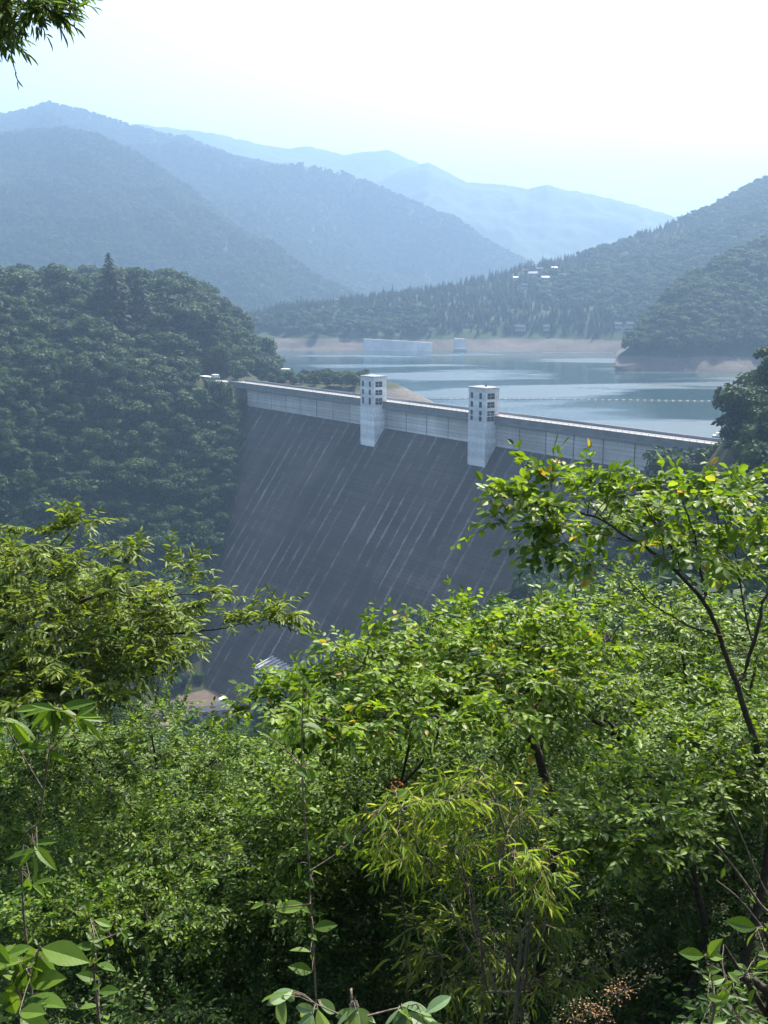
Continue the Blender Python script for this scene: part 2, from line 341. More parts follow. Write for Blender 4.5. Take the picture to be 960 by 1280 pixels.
# ---------------------------------------------------------------- dam
def dammat(name, base, streak_amt, lift, jw=15.0):
    m, t, b, N, L = mat(name)
    co = N('ShaderNodeTexCoord').outputs['Object']; sx = N('ShaderNodeSeparateXYZ'); L(co, sx.inputs[0])
    tt, zz = sx.outputs[0], sx.outputs[2]
    big = noise(t, .035, 5, co); fine = noise(t, 1.2, 6, co, .65)
    # horizontal pour lines
    fr = mth(t, 'FRACT', mth(t, 'ADD', mth(t, 'DIVIDE', zz, lift), mth(t, 'MULTIPLY', fine, .12)))
    line = mth(t, 'LESS_THAN', fr, .16)
    band = noise(t, 1 / lift, 0, co, .5, (.02, .02, 1))
    c = ramp(t, mth(t, 'ADD', mth(t, 'MULTIPLY', big, .5), mth(t, 'ADD', mth(t, 'MULTIPLY', fine, .3), mth(t, 'MULTIPLY', band, .2))),
             [(.34, tuple(x * .55 for x in base)), (.5, base), (.66, tuple(x * 1.6 for x in base))])
    c = mix(t, mth(t, 'MULTIPLY', line, .42 if streak_amt > 0 else .12), c, tuple(x * .4 for x in base))
    hs = N('ShaderNodeHueSaturation'); L(c, hs.inputs['Color']); L(mth(t, 'ADD', mth(t, 'MULTIPLY', N('ShaderNodeObjectInfo').outputs['Random'], .32), .84), hs.inputs['Value']); c = hs.outputs[0]
    # lime runs down the joints and, thinner, between them
    jd = mth(t, 'ABSOLUTE', mth(t, 'SUBTRACT', mth(t, 'FRACT', mth(t, 'ADD', mth(t, 'DIVIDE', tt, jw / 2), .5)), .5))
    wob = noise(t, .25, 3, co); jl = mth(t, 'LESS_THAN', jd, mth(t, 'MULTIPLY', mth(t, 'POWER', wob, 2.0), .34))
    run = noise(t, 1.0, 3, co, .5, (.09, .0, .012)); runm = ramp(t, run, [(.42, (0, 0, 0)), (.56, (1, 1, 1))])
    def runs(sx_, sz_, lo_, hi_): return ramp(t, noise(t, 1.0, 3, co, .55, (sx_, 0, sz_)), [(lo_, (0, 0, 0)), (hi_, (1, 1, 1))])
    thin = mth(t, 'MAXIMUM', mth(t, 'MULTIPLY', runs(.8, .02, .58, .9), .28), mth(t, 'MULTIPLY', runs(.5, .07, .68, .8), .7))
    drk = runs(.5, .015, .5, .75)
    c = mix(t, mth(t, 'MULTIPLY', drk, .55 if streak_amt > .5 else .15), c, tuple(x * .55 for x in base))
    c = mix(t, mth(t, 'MULTIPLY', runs(.11, .009, .42, .7), .5 if streak_amt > .5 else .2), c, tuple(x * .5 for x in base))
    brk = ramp(t, noise(t, .045, 6, co, .75), [(.4, (.08, .08, .08)), (.62, (1, 1, 1))])
    f = mth(t, 'MAXIMUM', mth(t, 'MULTIPLY', mth(t, 'MULTIPLY', jl, runm), .62), mth(t, 'MULTIPLY', thin, .5))
    f = mth(t, 'MULTIPLY', mth(t, 'MULTIPLY', f, mth(t, 'MULTIPLY', brk, mth(t, 'ADD', mth(t, 'MULTIPLY', fine, 1.1), .3))), streak_amt * .85, clamp=True)
    c = mix(t, f, c, (.36, .35, .33))
    L(c, b.inputs['Base Color']); b.inputs['Roughness'].default_value = .9; b.inputs['Specular IOR Level'].default_value = .2
    L(bump(t, mth(t, 'SUBTRACT', fine, line), .5, .12), b.inputs['Normal']); return m
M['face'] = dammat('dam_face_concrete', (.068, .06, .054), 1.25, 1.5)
M['wall'] = dammat('dam_wall_concrete', (.53, .505, .465), .3, 1.6)
M['tower'] = dammat('tower_concrete', (.76, .76, .74), 0.0, 3.2)
M['fascia'] = simple('weathered_fascia', (.2, .195, .185), .9, .25, .25)
M['core'] = simple('dam_core_concrete', (.05, .05, .052), .95, .2, .5)
DROT = math.atan2(U2[1], U2[0])
dam = empty('dam', (A[0], A[1], 0), DROT)                 # local x along the crest, local -y downstream, z = 0 at the road
tag(dam, 'huge concrete gravity dam with a dark stained sloping face and pale crest wall', 'dam')
T0, T1 = -4.0, 345.0; JW = 15.0; GAP = .22; CW = 10.0
ZB = -138.0
def fy(z): return (z + WALL) * K                           # local y of the sloping face at height z (negative = downstream)
b = MB(); b.hexa([(T0+.5, fy(ZB)+.5, ZB), (T1-.5, fy(ZB)+.5, ZB), (T1-.5, CW-.5, ZB), (T0+.5, CW-.5, ZB), (T0+.5, .5, -WALL), (T1-.5, .5, -WALL), (T1-.5, CW-.5, -WALL), (T0+.5, CW-.5, -WALL)])
b.box(T0+.5, T1-.5, .5, CW-.5, -WALL, -.35); b.build('core', M['core'], dam)
edges = [T0] + [x for x in np.arange(0 + JW * .5, T1, JW)] + [T1]
for a_, b_ in zip(edges[:-1], edges[1:]):
    if b_ - a_ < 3: continue
    x0, x1 = a_ + GAP / 2, b_ - GAP / 2
    off = random.uniform(-.09, .09)
    m = MB(); m.hexa([(x0, fy(ZB)-off, ZB), (x1, fy(ZB)-off, ZB), (x1, fy(ZB)+3, ZB), (x0, fy(ZB)+3, ZB), (x0, -off-.1, -WALL), (x1, -off-.1, -WALL), (x1, 3, -WALL), (x0, 3, -WALL)])
    m.build('face_block', M['face'], dam)
    m = MB(); off *= .6; x0 += .16; x1 -= .16; m.hexa([(x0, -off, -WALL+.004), (x1, -off, -WALL+.004), (x1, 2, -WALL+.004), (x0, 2, -WALL+.004), (x0, -off, -2.0), (x1, -off, -2.0), (x1, 2, -2.0), (x0, 2, -2.0)])
    m.build('wall_panel', M['wall'], dam)
b = MB(); b.box(T0-20, T1+8, -1.1, CW+.6, -1.99, -.3); b.build('crest_slab', M['fascia'], dam)
b = MB(); b.box(T0-20, T1+8, -.6, CW+.2, -.296, 0); b.build('road_deck', M['asphalt'], dam)
b = MB(); b.box(T0-20, T1+8, -1.05, -.62, -.296, .75); b.build('parapet', M['fascia'], dam)
b = MB(); b.box(T0-20, T1+8, CW+.22, CW+.58, -.296, 1.1); b.build('parapet', M['grey'], dam)
b = MB()
for x in np.arange(T0-18, T1+6, 3.0): b.box(x-.05, x+.05, -.89, -.79, .75, 1.35)
b.box(T0-20, T1+8, -.88, -.8, 1.3, 1.38); b.build('railing', M['dark'], dam)
b = MB(); b.box(T0-20, T1+8, -1.35, -1.1, -2.6, -1.7); b.build('cornice', M['grey'], dam)

def wall_holes(axis, fixed, th, lo, hi, z0, z1, holes):
    """a wall of thickness th with real openings; axis 'x' runs along local x, 'y' along local y"""
    m = MB(); us = sorted({lo, hi} | {h[0] for h in holes} | {h[1] for h in holes}); vs = sorted({z0, z1} | {h[2] for h in holes} | {h[3] for h in holes})
    for v0, v1 in zip(vs[:-1], vs[1:]):
        run = None
        for u0, u1 in zip(us[:-1], us[1:]):
            hole = any(h[0] <= (u0+u1)/2 <= h[1] and h[2] <= (v0+v1)/2 <= h[3] for h in holes)
            if not hole: run = (run[0], u1) if run else (u0, u1)
            if hole or u1 == us[-1]:
                if run:
                    if axis == 'x': m.box(run[0], run[1], fixed, fixed + th, v0, v1)
                    else: m.box(fixed, fixed + th, run[0], run[1], v0, v1)
                run = None
    return m
def tower(t0, t1, top, rows, label, antenna):
    o = empty('elevator_tower', xyz_local(t0 + (t1 - t0) / 2, -3, -WALL - 8.6), DROT); w = (t1 - t0) / 2
    tag(o, label, 'tower', 'towers on the dam')
    zb = -WALL - 8.6; sh = lambda z: z - zb                 # local z from the tower's base
    y0, y1 = -3.5, 4.2                                     # front (downstream) .. back, local
    zm = -2.5
    # shaft, its foot cut to the slope of the dam
    m = MB(); m.hexa([(-w, y0, sh(zb)), (w, y0, sh(zb)), (w, 2.9, sh(-WALL)), (-w, 2.9, sh(-WALL)), (-w, y0, sh(zm)), (w, y0, sh(zm)), (w, 2.9, sh(zm)), (-w, 2.9, sh(zm))])
    m.build('shaft', M['tower'], o)
    fh, sh_ = [], []
    for (za, zc) in rows:
        fh += [(-w + .11*2*w, -w + .26*2*w, sh(za), sh(zc)), (-w + .6*2*w, -w + .76*2*w, sh(za), sh(zc))]
        sh_ += [(y0 + .9, y0 + 5.2, sh(za), sh(zc))]
    th = .5; z0, z1 = sh(zm) + .02, sh(top)
    wall_holes('x', y0 + .06, th, -w + .06, w - .06, z0, z1, fh).build('front_wall', M['tower'], o)
    wall_holes('y', w - .06 - th, th, y0 + .06 + th, y1, z0, z1, sh_).build('side_wall', M['tower'], o)
    wall_holes('y', -w + .06, th, y0 + .06 + th, y1, z0, z1, sh_).build('side_wall', M['tower'], o)
    m = MB(); m.box(-w + .06 + th, w - .06 - th, y1 - th, y1, z0, z1); m.build('back_wall', M['tower'], o)
    m = MB(); m.box(-w - .12, w + .12, y0 - .12, y1 + .2, z1 + .003, z1 + .45); m.build('roof', M['pale'], o)
    m = MB(); m.box(-w + .5, w - .5, y0 + .5, y1 - .4, z1 + .453, z1 + .6); m.build('roof_deck', M['grey'], o)
    for k, h in enumerate(fh):
        m = MB(); m.box(h[0], h[1], y0 + .4, y0 + .44, h[2], h[3]); p = m.build('window', M['glass'], o)
        m = MB(); c = (h[2] + h[3]) / 2; m.box(h[0], h[1], y0 + .3, y0 + .38, c - .07, c + .07); m.box((h[0]+h[1])/2 - .05, (h[0]+h[1])/2 + .05, y0 + .31, y0 + .37, h[2], h[3]); m.build('mullion', M['dark'], p)
    for k, h in enumerate(sh_):
        for s in (1, -1):
            x = s * (w - .42); m = MB(); m.box(x - .02, x + .02, h[0], h[1], h[2], h[3]); p = m.build('window', M['glass'], o)
            x = s * (w - .3); m = MB(); c = (h[0] + h[1]) / 2; m.box(x - .05, x + .05, c - .12, c + .12, h[2], h[3]); zc = (h[2]+h[3])/2; m.box(x - .045, x + .045, h[0], h[1], zc - .08, zc + .08); m.build('mullion', M['pale'], p)
    if antenna:
        m = MB(); m.lathe([(.5, z1+.6), (.5, z1+1.2), (.12, z1+1.3), (.08, z1+2.6)], 8, (.5, 1)); m.build('roof_vent', M['dark'], o)
    return o
def xyz_local(t, yl, z):
    x, y = xy(t, -yl); return (x, y, z)
tower(115.0, 126.0, 12.3, [(7.6, 10.3), (3.7, 6.3), (-.9, 2.4)], 'white concrete tower with three window rows, farther along the dam crest', False)
tower(192.8, 203.7, 12.3, [(7.9, 10.4), (4.2, 6.7), (.9, 2.9), (-1.5, .5)], 'white concrete tower with four window rows and roof vent, nearer along the crest', True)

# road leading off the left end, low shelter there
b = MB(); P = [xy(-22, -10), xy(-22, 2), xy(-40, 7), xy(-58, 6), xy(-58, -1), xy(-38, -4)]
b.poly(P[::-1], -3, .06); tag(b.build('road', M['asphalt']), kind='structure')

# ---------------------------------------------------------------- small buildings and things about the dam
def ground_at(px, py, lo=100, hi=900, n=1600):            # first hit of a view ray on the near terrain
    ds = np.linspace(lo, hi, n); r = ray(px, py); P = r[None] * (ds / r[1])[:, None]; P[:, 2] += CZ
    below = np.nonzero(P[:, 2] < height(P[:, 0], P[:, 1]))[0]
    return P[below[0]] if len(below) else P[-1]
def house(name, label, cat, loc, rz, w, d, h, roof, wallm, roofm, group=None, rise=.35, eave=.5, nwin=3):
    o = empty(name, loc, rz); tag(o, label, cat, group)
    b = MB(); b.box(-w/2, w/2, -d/2, d/2, -2.5, h); b.build('wall', wallm, o)
    if roof == 'gable':
        b = MB(); zr = h + d * rise
        for s in (-1, 1):
            y = s * (d/2 + eave); b.hexa([(-w/2-eave, y, h-.15), (w/2+eave, y, h-.15), (w/2+eave, 0, zr), (-w/2-eave, 0, zr), (-w/2-eave, y, h+.1), (w/2+eave, y, h+.1), (w/2+eave, 0, zr+.25), (-w/2-eave, 0, zr+.25)])
        b.build('roof', roofm, o)
        for s in (-1, 1): b = MB(); b.hexa([(s*w/2-.1, -d/2, h), (s*w/2+.1, -d/2, h), (s*w/2+.1, d/2, h), (s*w/2-.1, d/2, h), (s*w/2-.1, -.05, zr), (s*w/2+.1, -.05, zr), (s*w/2+.1, .05, zr), (s*w/2-.1, .05, zr)]); b.build('gable', wallm, o)
    else:
        b = MB(); b.box(-w/2-eave, w/2+eave, -d/2-eave, d/2+eave, h+.003, h+.4); b.build('roof', roofm, o)
    for k in range(nwin):
        x = -w/2 + w * (k + .5) / nwin
        b = MB(); b.box(x - w*.22/nwin*1.2, x + w*.22/nwin*1.2, -d/2-.04, -d/2+.1, h*.35, h*.75); b.build('window', M['glass'], o)
    return o
M['brownroof'] = simple('brown_tile_roof', (.08, .055, .04), .7, .25, 1, spec=.03)
M['blueroof'] = simple('blue_sheet_roof', (.06, .09, .13), .5, .15, 1, spec=.03)
M['silver'] = simple('silver_sheet_roof', (.07, .072, .08), .85, .25, 1, spec=.03)
M['rib'] = simple('weathered_rib', (.3, .31, .32), .8, .2, .5)
M['revet'] = simple('pale_revetment', (.42, .42, .41), .85, .25, .08)
M['plaster'] = simple('cream_plaster', (.3, .28, .24), .8, .15, 1)
# left abutment: open shelter, park kiosk
o = empty('road_shelter', (*xy(-33, 8.5), -.2), DROT); tag(o, 'low flat-roofed grey road shelter at the left end of the dam', 'shelter')
b = MB(); b.box(-9, 9, -2.6, 2.6, 2.9, 3.35); b.build('roof', M['pale'], o)
for x in (-8.2, -2.8, 2.8, 8.2):
    for y in (-2, 2):
        b = MB(); b.box(x-.16, x+.16, y-.16, y+.16, -1.5, 2.9); b.build('post', M['pale'], o)
b = MB(); b.box(5.5, 9, -1.8, 1.8, 3.353, 5.0); b.build('plant_room', M['white'], o)
pk = at(357, 470, 668); pk[2] = -3
o = empty('park_tower', pk, DROT + .4); tag(o, 'small white lookout frame between dark conifers behind the dam', 'lookout')
for x in (-1.6, 1.6):
    for y in (-1.6, 1.6):
        b = MB(); b.box(x-.3, x+.3, y-.3, y+.3, -.5, 7.2); b.build('post', M['white'], o)
b = MB(); b.box(-2.3, 2.3, -2.3, 2.3, 7.2, 7.7); b.build('roof', M['white'], o)
b = MB(); b.box(-1.29, 1.29, -1.8, 1.8, 3.2, 4.3); b.build('balcony', M['white'], o)
b = MB(); b.box(-1.2, 1.2, -1.2, 1.2, -.5, 3.19); b.build('base', M['pale'], o)
pk = at(416, 474, 650); pk[2] = -3.2
house('park_house', 'small grey-roofed hut among the trees behind the crest', 'hut', pk, DROT, 7, 5, 3.4, 'gable', M['plaster'], M['silver'])

# foot of the dam: power house with ribbed roof, sheds, tanks
P = at(346, 838, 440); gz = float(height(P[0], P[1]))
ph = empty('power_house', (P[0], P[1], min(P[2] - 6, gz + 30)), DROT + .25)
tag(ph, 'grey power house with pale ribbed roof at the foot of the dam', 'power house')
b = MB(); b.box(-8.5, 8.5, -6, 6, -40, 7); b.build('wall', M['pale'], ph)
b = MB(); b.hexa([(-9, -6.6, 7.003), (9, -6.6, 7.003), (9, 6.6, 8.6), (-9, 6.6, 8.6), (-9, -6.6, 7.4), (9, -6.6, 7.4), (9, 6.6, 9.0), (-9, 6.6, 9.0)]); b.build('roof', M['grey'], ph)
for k in range(7):
    x = -7.8 + k * 2.6; b = MB(); b.hexa([(x-.35, -6.7, 7.41), (x+.35, -6.7, 7.41), (x+.35, 6.6, 9.01), (x-.35, 6.6, 9.01), (x-.35, -6.7, 7.9), (x+.35, -6.7, 7.9), (x+.35, 6.6, 9.5), (x-.35, 6.6, 9.5)]); b.build('roof_rib', M['rib'], ph)
for k in range(3):
    x = -5.5 + k * 5.5; b = MB(); b.box(x - 1.6, x + 1.6, -6.06, -5.9, 2, 5.4); b.build('window', M['glass'], ph)
P = atz(268, 893, -131); house('valley_shed', 'long blue-grey roofed shed on the valley floor below the dam', 'shed', (P[0], P[1], -131.5), .25, 13, 5, 3.2, 'gable', M['pale'], M['silver'], rise=.3)
def tank(px, py, r, h, label):
    P = atz(px, py, -131.5); o = empty('water_tank', (P[0], P[1], -132.2)); tag(o, label, 'tank', 'tanks on the valley floor')
    b = MB(); b.lathe([(r, -1), (r, h), (r*.98, h+.02)], 20); b.build('shell', M['white'], o)
    b = MB(); b.lathe([(r*1.03, h+.03), (r*.8, h+r*.35), (r*.4, h+r*.55), (.05, h+r*.6)], 20); b.build('dome', M['white'], o)
    b = MB(); b.box(r-.02, r+.25, -.3, .3, -.5, h); b.build('ladder', M['dark'], o)
tank(279, 884, 2.3, 4.2, 'round white tank beside the valley shed')
tank(305, 906, 2.2, 4.4, 'round white tank half hidden by leaves right of the valley shed')
b = MB(); c = YARD = atz(245, 880, -131.5)
b.poly([(c[0]-32, c[1]-40), (c[0]+26, c[1]-40), (c[0]+34, c[1]+14), (c[0]+8, c[1]+30), (c[0]-26, c[1]+30)], -134, -131.4); tag(b.build('gravel_yard', M['soil']), kind='structure')

# far shore: pale revetment wall, ramp, village houses, roadside buildings
def shore_pt(px, d, z): p = at(px, 400, d); return np.array([p[0], d, z])
o = empty('revetment', shore_pt(497, 1238, -14)); tag(o, 'long pale concrete revetment wall on the far shore', 'wall')
for k in range(5):
    x0 = -40 + k * 16.2; b = MB(); b.hexa([(x0, -4, -4), (x0+16, -4, -4), (x0+16, 8, -4), (x0, 8, -4), (x0, 4, 13 - k*.9), (x0+16, 4, 12.1 - k*.9), (x0+16, 8, 12.1 - k*.9), (x0, 8, 13 - k*.9)]); b.build('panel', M['revet'], o)
o = empty('boat_ramp', shore_pt(575, 1238, -14)); tag(o, 'short pale concrete ramp on the far shore right of the revetment', 'ramp')
b = MB(); b.hexa([(-7, -6, -4), (7, -6, -4), (7, 8, -4), (-7, 8, -4), (-6, 2, 13), (6, 2, 13), (6, 8, 13), (-6, 8, 13)]); b.build('slab', M['revet'], o)
b = MB(); b.box(-7.5, 7.5, -7.5, -6.02, -4, 1.8); b.build('kerb', M['revet'], o)
def surf(G, px, py):                                       # the point of a far slope seen nearest that pixel
    X_, Y_ = proj(G); nv = G.shape[1]; v0 = int(nv * .26)
    k = np.argmin((X_[:, v0:] - px) ** 2 + (Y_[:, v0:] - py) ** 2); return G[:, v0:].reshape(-1, 3)[k]
vill = [(662, 336, 'topmost village house below the ridge trees, long grey gable roof', 'silver', 12), (668, 346, 'village house with the longest pale roof, below the topmost', 'grey', 13), (645, 351, 'small white-roofed village house, leftmost on the slope', 'white', 7),
        (692, 339, 'village house right of the topmost one, grey roof', 'grey', 9), (702, 348, 'rightmost village house under the ridge, brown roof', 'brownroof', 10), (657, 342, 'brown-roofed village house left of the longest pale roof', 'brownroof', 9),
        (682, 352, 'lowest village house, grey roof, on the terraced slope', 'grey', 11), (676, 340, 'blue-roofed village house in the middle of the cluster', 'blueroof', 9), (655, 360, 'cream village house standing alone below the cluster', 'silver', 8)]
VILL = []
for px, py, lab, rm, w in vill:
    p = surf(RC, px, py); VILL.append(p); house('village_house', lab, 'house', p + np.array([0, 0, .8]), random.uniform(-.4, .4), w, w*.6, 3.6, 'gable', M['plaster'], M[rm], 'houses of the hillside village')
for px, py, lab, w in [(651, 414, 'long lakeside building on the far shore road, left of a small hut', 12), (683, 413, 'small lakeside hut right of the long far shore building', 7), (772, 411, 'lakeside house at the right end of the far shore', 8), (418, 371, 'single small house among conifers on the far left shore', 6), (786, 409, 'pale lakeside house above the bright green shore trees', 8)]:
    p = surf(RC, px, py); VILL.append(p); house('lakeside_house', lab, 'house', p + np.array([0, 0, 1.2]), random.uniform(-.3, .3), w, 6, 3.2, 'gable', M['plaster'], M['silver'], 'houses of the far shore')

# floating boom and moored boats
M['orange'] = simple('float_plastic', (.34, .29, .25), .5, .2, 3)
bm_ = [at(px, py, 10) * 0 + atz(px, py, -15) for px, py in ((528, 499.5), (560, 499), (620, 499), (690, 499.3), (760, 500), (840, 501), (915, 502), (985, 503))]
Cv = catmull(bm_, 40); seg = np.r_[0, np.cumsum(np.linalg.norm(np.diff(Cv, axis=0), axis=1))]
boom = empty('floating_boom', (Cv[0][0], Cv[0][1], -15)); tag(boom, 'line of pale floats strung across the lake', 'floating boom')
base = np.array([Cv[0][0], Cv[0][1], -15])
m = MB(); m.lathe([(.05, -1.0), (.3, -.8), (.36, 0), (.3, .8), (.05, 1.0)], 8)
fl = m.build('float', M['orange'], boom); fl.rotation_euler = (0, math.pi/2, 0); first = True
for s in np.arange(1, seg[-1], 4.4):
    p = np.array([np.interp(s, seg, Cv[:, k]) for k in range(3)]) - base; q = fl if first else link(fl.copy(), boom); first = False
    q.location = (p[0], p[1], p[2] + .15); q.rotation_euler = (0, math.pi/2, random.uniform(-.3, .3))
V, Qd = tubes([np.c_[Cv - base + np.array([0, 0, .1]), np.full(len(Cv), .12)]], 4); mobj('cable', qmesh('cable', V, Qd, M['dark']), boom)
def boat(px, py, rz, label):
    p = atz(px, py, -15); o = empty('moored_boat', (p[0], p[1], -15), rz); tag(o, label, 'boat', 'boats moored by the dam')
    out = [(-3.4, -1.1), (1.5, -1.2), (3.6, 0), (1.5, 1.2), (-3.4, 1.1)]
    b = MB(); n = len(out); b.v = [(x*.9, y*.8, -.3) for x, y in out] + [(x, y, .9) for x, y in out]; b.f = [tuple(range(n))[::-1], tuple(range(n, 2*n))] + [(i, (i+1) % n, n+(i+1) % n, n+i) for i in range(n)]; b.build('hull', M['white'], o)
    b = MB(); b.hexa([(-1.8, -.9, .903), (1, -.8, .903), (1, .8, .903), (-1.8, .9, .903), (-1.6, -.75, 2.1), (.4, -.65, 2.1), (.4, .65, 2.1), (-1.6, .75, 2.1)]); b.build('cabin', M['white'], o)
    b = MB(); b.box(-.1, .7, -.72, .72, 1.4, 1.85); b.build('windscreen', M['glass'], o)
    b = MB(); b.lathe([(.05, .9), (.04, 4.4)], 6, (-2, 0)); b.build('mast', M['white'], o)
boat(899, 546, .3, 'white boat with mast moored behind the right end of the crest')
boat(914, 547.5, -.2, 'white boat nearest the trees behind the right end of the crest')

# ---------------------------------------------------------------- forest trees
M['crown'] = crownmat('broadleaf_crown', hue_obj=.62, stops=[(0, (.008, .022, .007)), (.45, (.018, .045, .011)), (.8, (.036, .075, .016)), (1, (.07, .11, .025))])
M['conifer'] = crownmat('conifer_crown', [(0, (.012, .028, .014)), (1, (.03, .055, .024))])
def crown_mesh(seed, H=11.0, Rr=5.0, nl=11, per=85, leaf=.8):
    r = np.random.default_rng(seed); V, Q, at_ = [], [], []
    for k in range(nl):
        a = r.uniform(0, 6.28); rr = Rr * .62 * math.sqrt(r.uniform(0, 1)); zz = H * (r.uniform(.25, .8) if k > 2 else r.uniform(.6, .82)) if k else H * .8
        c = np.array([rr * math.cos(a), rr * math.sin(a), zz]); R_ = Rr * r.uniform(.36, .58)
        n = per; d = r.normal(size=(n, 3)); d[:, 2] = np.abs(d[:, 2]) * .95 - .35; d /= np.linalg.norm(d, axis=1)[:, None]
        p = c + d * R_ * np.array([1, 1, .72]) * r.uniform(.8, 1.08, (n, 1))
        nn = d + r.normal(size=(n, 3)) * .5 + np.array([0, 0, .4]); nn /= np.linalg.norm(nn, axis=1)[:, None]
        x = np.cross(nn, r.normal(size=(n, 3))); x /= np.linalg.norm(x, axis=1)[:, None]; y = np.cross(nn, x)
        s = leaf * r.uniform(.5, 1.1, (n, 1)); n0 = len(V) * 4 if not V else sum(len(v) for v in V)
        V.append(np.stack([p - x*s, p - y*s*.6 - nn*.12*s, p + x*s, p + y*s*.6 - nn*.12*s], 1).reshape(-1, 3))
        Q.append(np.arange(n * 4).reshape(-1, 4) + n0); at_.append(np.clip(r.uniform(0, 1) * .5 + r.uniform(0, .5, n), 0, 1))
    return qmesh('crown', np.vstack(V), np.vstack(Q), M['crown'], attr=np.concatenate(at_))
def conifer_mesh(seed, H=17.0, Rr=3.2, n=760, rag=.12):
    r = np.random.default_rng(seed); z = H * (1 - np.sqrt(r.uniform(0, 1, n)) * .9); z = np.round(z / .9) * .9 + r.normal(size=n) * rag
    rad = Rr * (1 - z / H) ** .8 * r.uniform(.25, 1.05, n) + .1; a = r.uniform(0, 6.28, n)
    p = np.stack([rad * np.cos(a), rad * np.sin(a), z - rad * .25], 1); d = np.stack([np.cos(a), np.sin(a), -.35 + r.normal(size=n)*.15], 1); sd = np.stack([-np.sin(a), np.cos(a), r.normal(size=n)*.3], 1)
    s = (.35 + .25 * (1 - z / H))[:, None] * r.uniform(.7, 1.3, (n, 1)) * 1.75
    V = np.stack([p - d*s, p - sd*s*.5, p + d*s, p + sd*s*.5], 1).reshape(-1, 3)
    return qmesh('crown', V, np.arange(n*4).reshape(-1, 4), M['conifer'], attr=r.uniform(0, 1, n))
def trunk_mesh(H, r0):
    L = np.array([[0, 0, -1.5, r0*1.3], [0, 0, 0, r0], [.1, .05, H*.4, r0*.7], [0, .1, H*.75, r0*.3]]); V, Qd = tubes([L], 7)
    return qmesh('trunk', V, Qd, M['bark'], True)
CROWNS = [crown_mesh(100 + k, 11 + (k % 3) * 1.5 - 1, 4.6 + (k % 4) * .5, 11 + k % 4) for k in range(8)]
CONS = [conifer_mesh(200 + k, 15 + 2 * k, 2.7 + .3 * k) for k in range(4)] + [conifer_mesh(209, 17, 6.2, 1500, .55)]
TRB, TRC = trunk_mesh(11, .28), trunk_mesh(17, .25)
PROTO_B, PROTO_C = {}, {}
def tree(p, kind, v, sc, rz, label, group, name=None, cat='tree'):
    o = empty(name or ('broadleaf_tree' if kind == 'b' else 'conifer_tree'), p, rz); o.scale = (sc, sc, sc * random.uniform(.9, 1.12)); tag(o, label, cat, group)
    mobj('trunk', TRB if kind == 'b' else TRC, o); c = mobj('crown', (CROWNS if kind == 'b' else CONS)[v], o)
    (PROTO_B if kind == 'b' else PROTO_C).setdefault(v, c); return o
def scatter_group(name, label, pts, scl, protos, cat='forest'):
    """one mass of trees: points carrying the crowns of the trees built singly"""
    n = len(pts); me = bpy.data.meshes.new(name); me.vertices.add(n); me.vertices.foreach_set('co', np.asarray(pts, np.float32).ravel())
    for nm, ty, val in (('rot', 'FLOAT', rng.uniform(0, 6.28, n)), ('scl', 'FLOAT', scl), ('idx', 'INT', rng.integers(0, len(protos), n))):
        a = me.attributes.new(nm, ty, 'POINT'); a.data.foreach_set('value', np.asarray(val, np.int32 if ty == 'INT' else np.float32))
    me.update(); o = mobj(name, me); tag(o, label, cat, kind='stuff')
    g = bpy.data.node_groups.new(name, 'GeometryNodeTree'); g.interface.new_socket('Geometry', in_out='INPUT', socket_type='NodeSocketGeometry'); g.interface.new_socket('Geometry', in_out='OUTPUT', socket_type='NodeSocketGeometry')
    gi, go = g.nodes.new('NodeGroupInput'), g.nodes.new('NodeGroupOutput'); ip = g.nodes.new('GeometryNodeInstanceOnPoints'); j = g.nodes.new('GeometryNodeJoinGeometry')
    for pr in protos[::-1]:
        oi = g.nodes.new('GeometryNodeObjectInfo'); oi.inputs['Object'].default_value = pr; oi.inputs['As Instance'].default_value = True; oi.transform_space = 'ORIGINAL'; g.links.new(oi.outputs['Geometry'], j.inputs[0])
    def na(nm, ty): a = g.nodes.new('GeometryNodeInputNamedAttribute'); a.data_type = ty; a.inputs[0].default_value = nm; return a.outputs[0]
    cx = g.nodes.new('ShaderNodeCombineXYZ'); g.links.new(na('rot', 'FLOAT'), cx.inputs[2])
    g.links.new(gi.outputs[0], ip.inputs['Points']); g.links.new(j.outputs[0], ip.inputs['Instance']); ip.inputs['Pick Instance'].default_value = True
    g.links.new(na('idx', 'INT'), ip.inputs['Instance Index']); g.links.new(cx.outputs[0], ip.inputs['Rotation']); g.links.new(na('scl', 'FLOAT'), ip.inputs['Scale'])
    g.links.new(ip.outputs[0], go.inputs[0]); o.modifiers.new('trees', 'NODES').node_group = g
    return o
# candidates on the near banks
sp = 5.2
ct, cw = np.meshgrid(np.arange(-330, 540, sp), np.arange(-300, 330, sp), indexing='ij'); ct = ct.ravel() + rng.uniform(-2.6, 2.6, ct.size); cw = cw.ravel() + rng.uniform(-2.6, 2.6, cw.size)
cx, cyy = xy(ct, cw); cz = height(cx, cyy)
infoot = (cw > -16) & (cw < np.maximum(K * (-WALL - cz), 0) + 2.6) & (ct > -24) & (ct < 352)
lakeside = (cw < 0) & (cz < -9)
road = (cw > -8) & (cw < 8) & (ct > -50) & (ct < -2)
floor_ = (np.abs(cx - YARD[0]) < 34) & (cyy > YARD[1] - 42) & (cyy < YARD[1] + 20)
park = (cw < 0) & (np.hypot((cx + 38) / 60, (cyy - 652) / 34) < 1.3) & (cz < -.5)
near = np.hypot(cx, cyy) < 46
ok = ~(infoot | lakeside | road | floor_ | near | park)
px, py = proj(np.stack([cx, cyy, cz + 6], -1))
ok &= (px > -60) & (px < 1020) & (py > 250) & (py < 1400) & (cyy > 5)
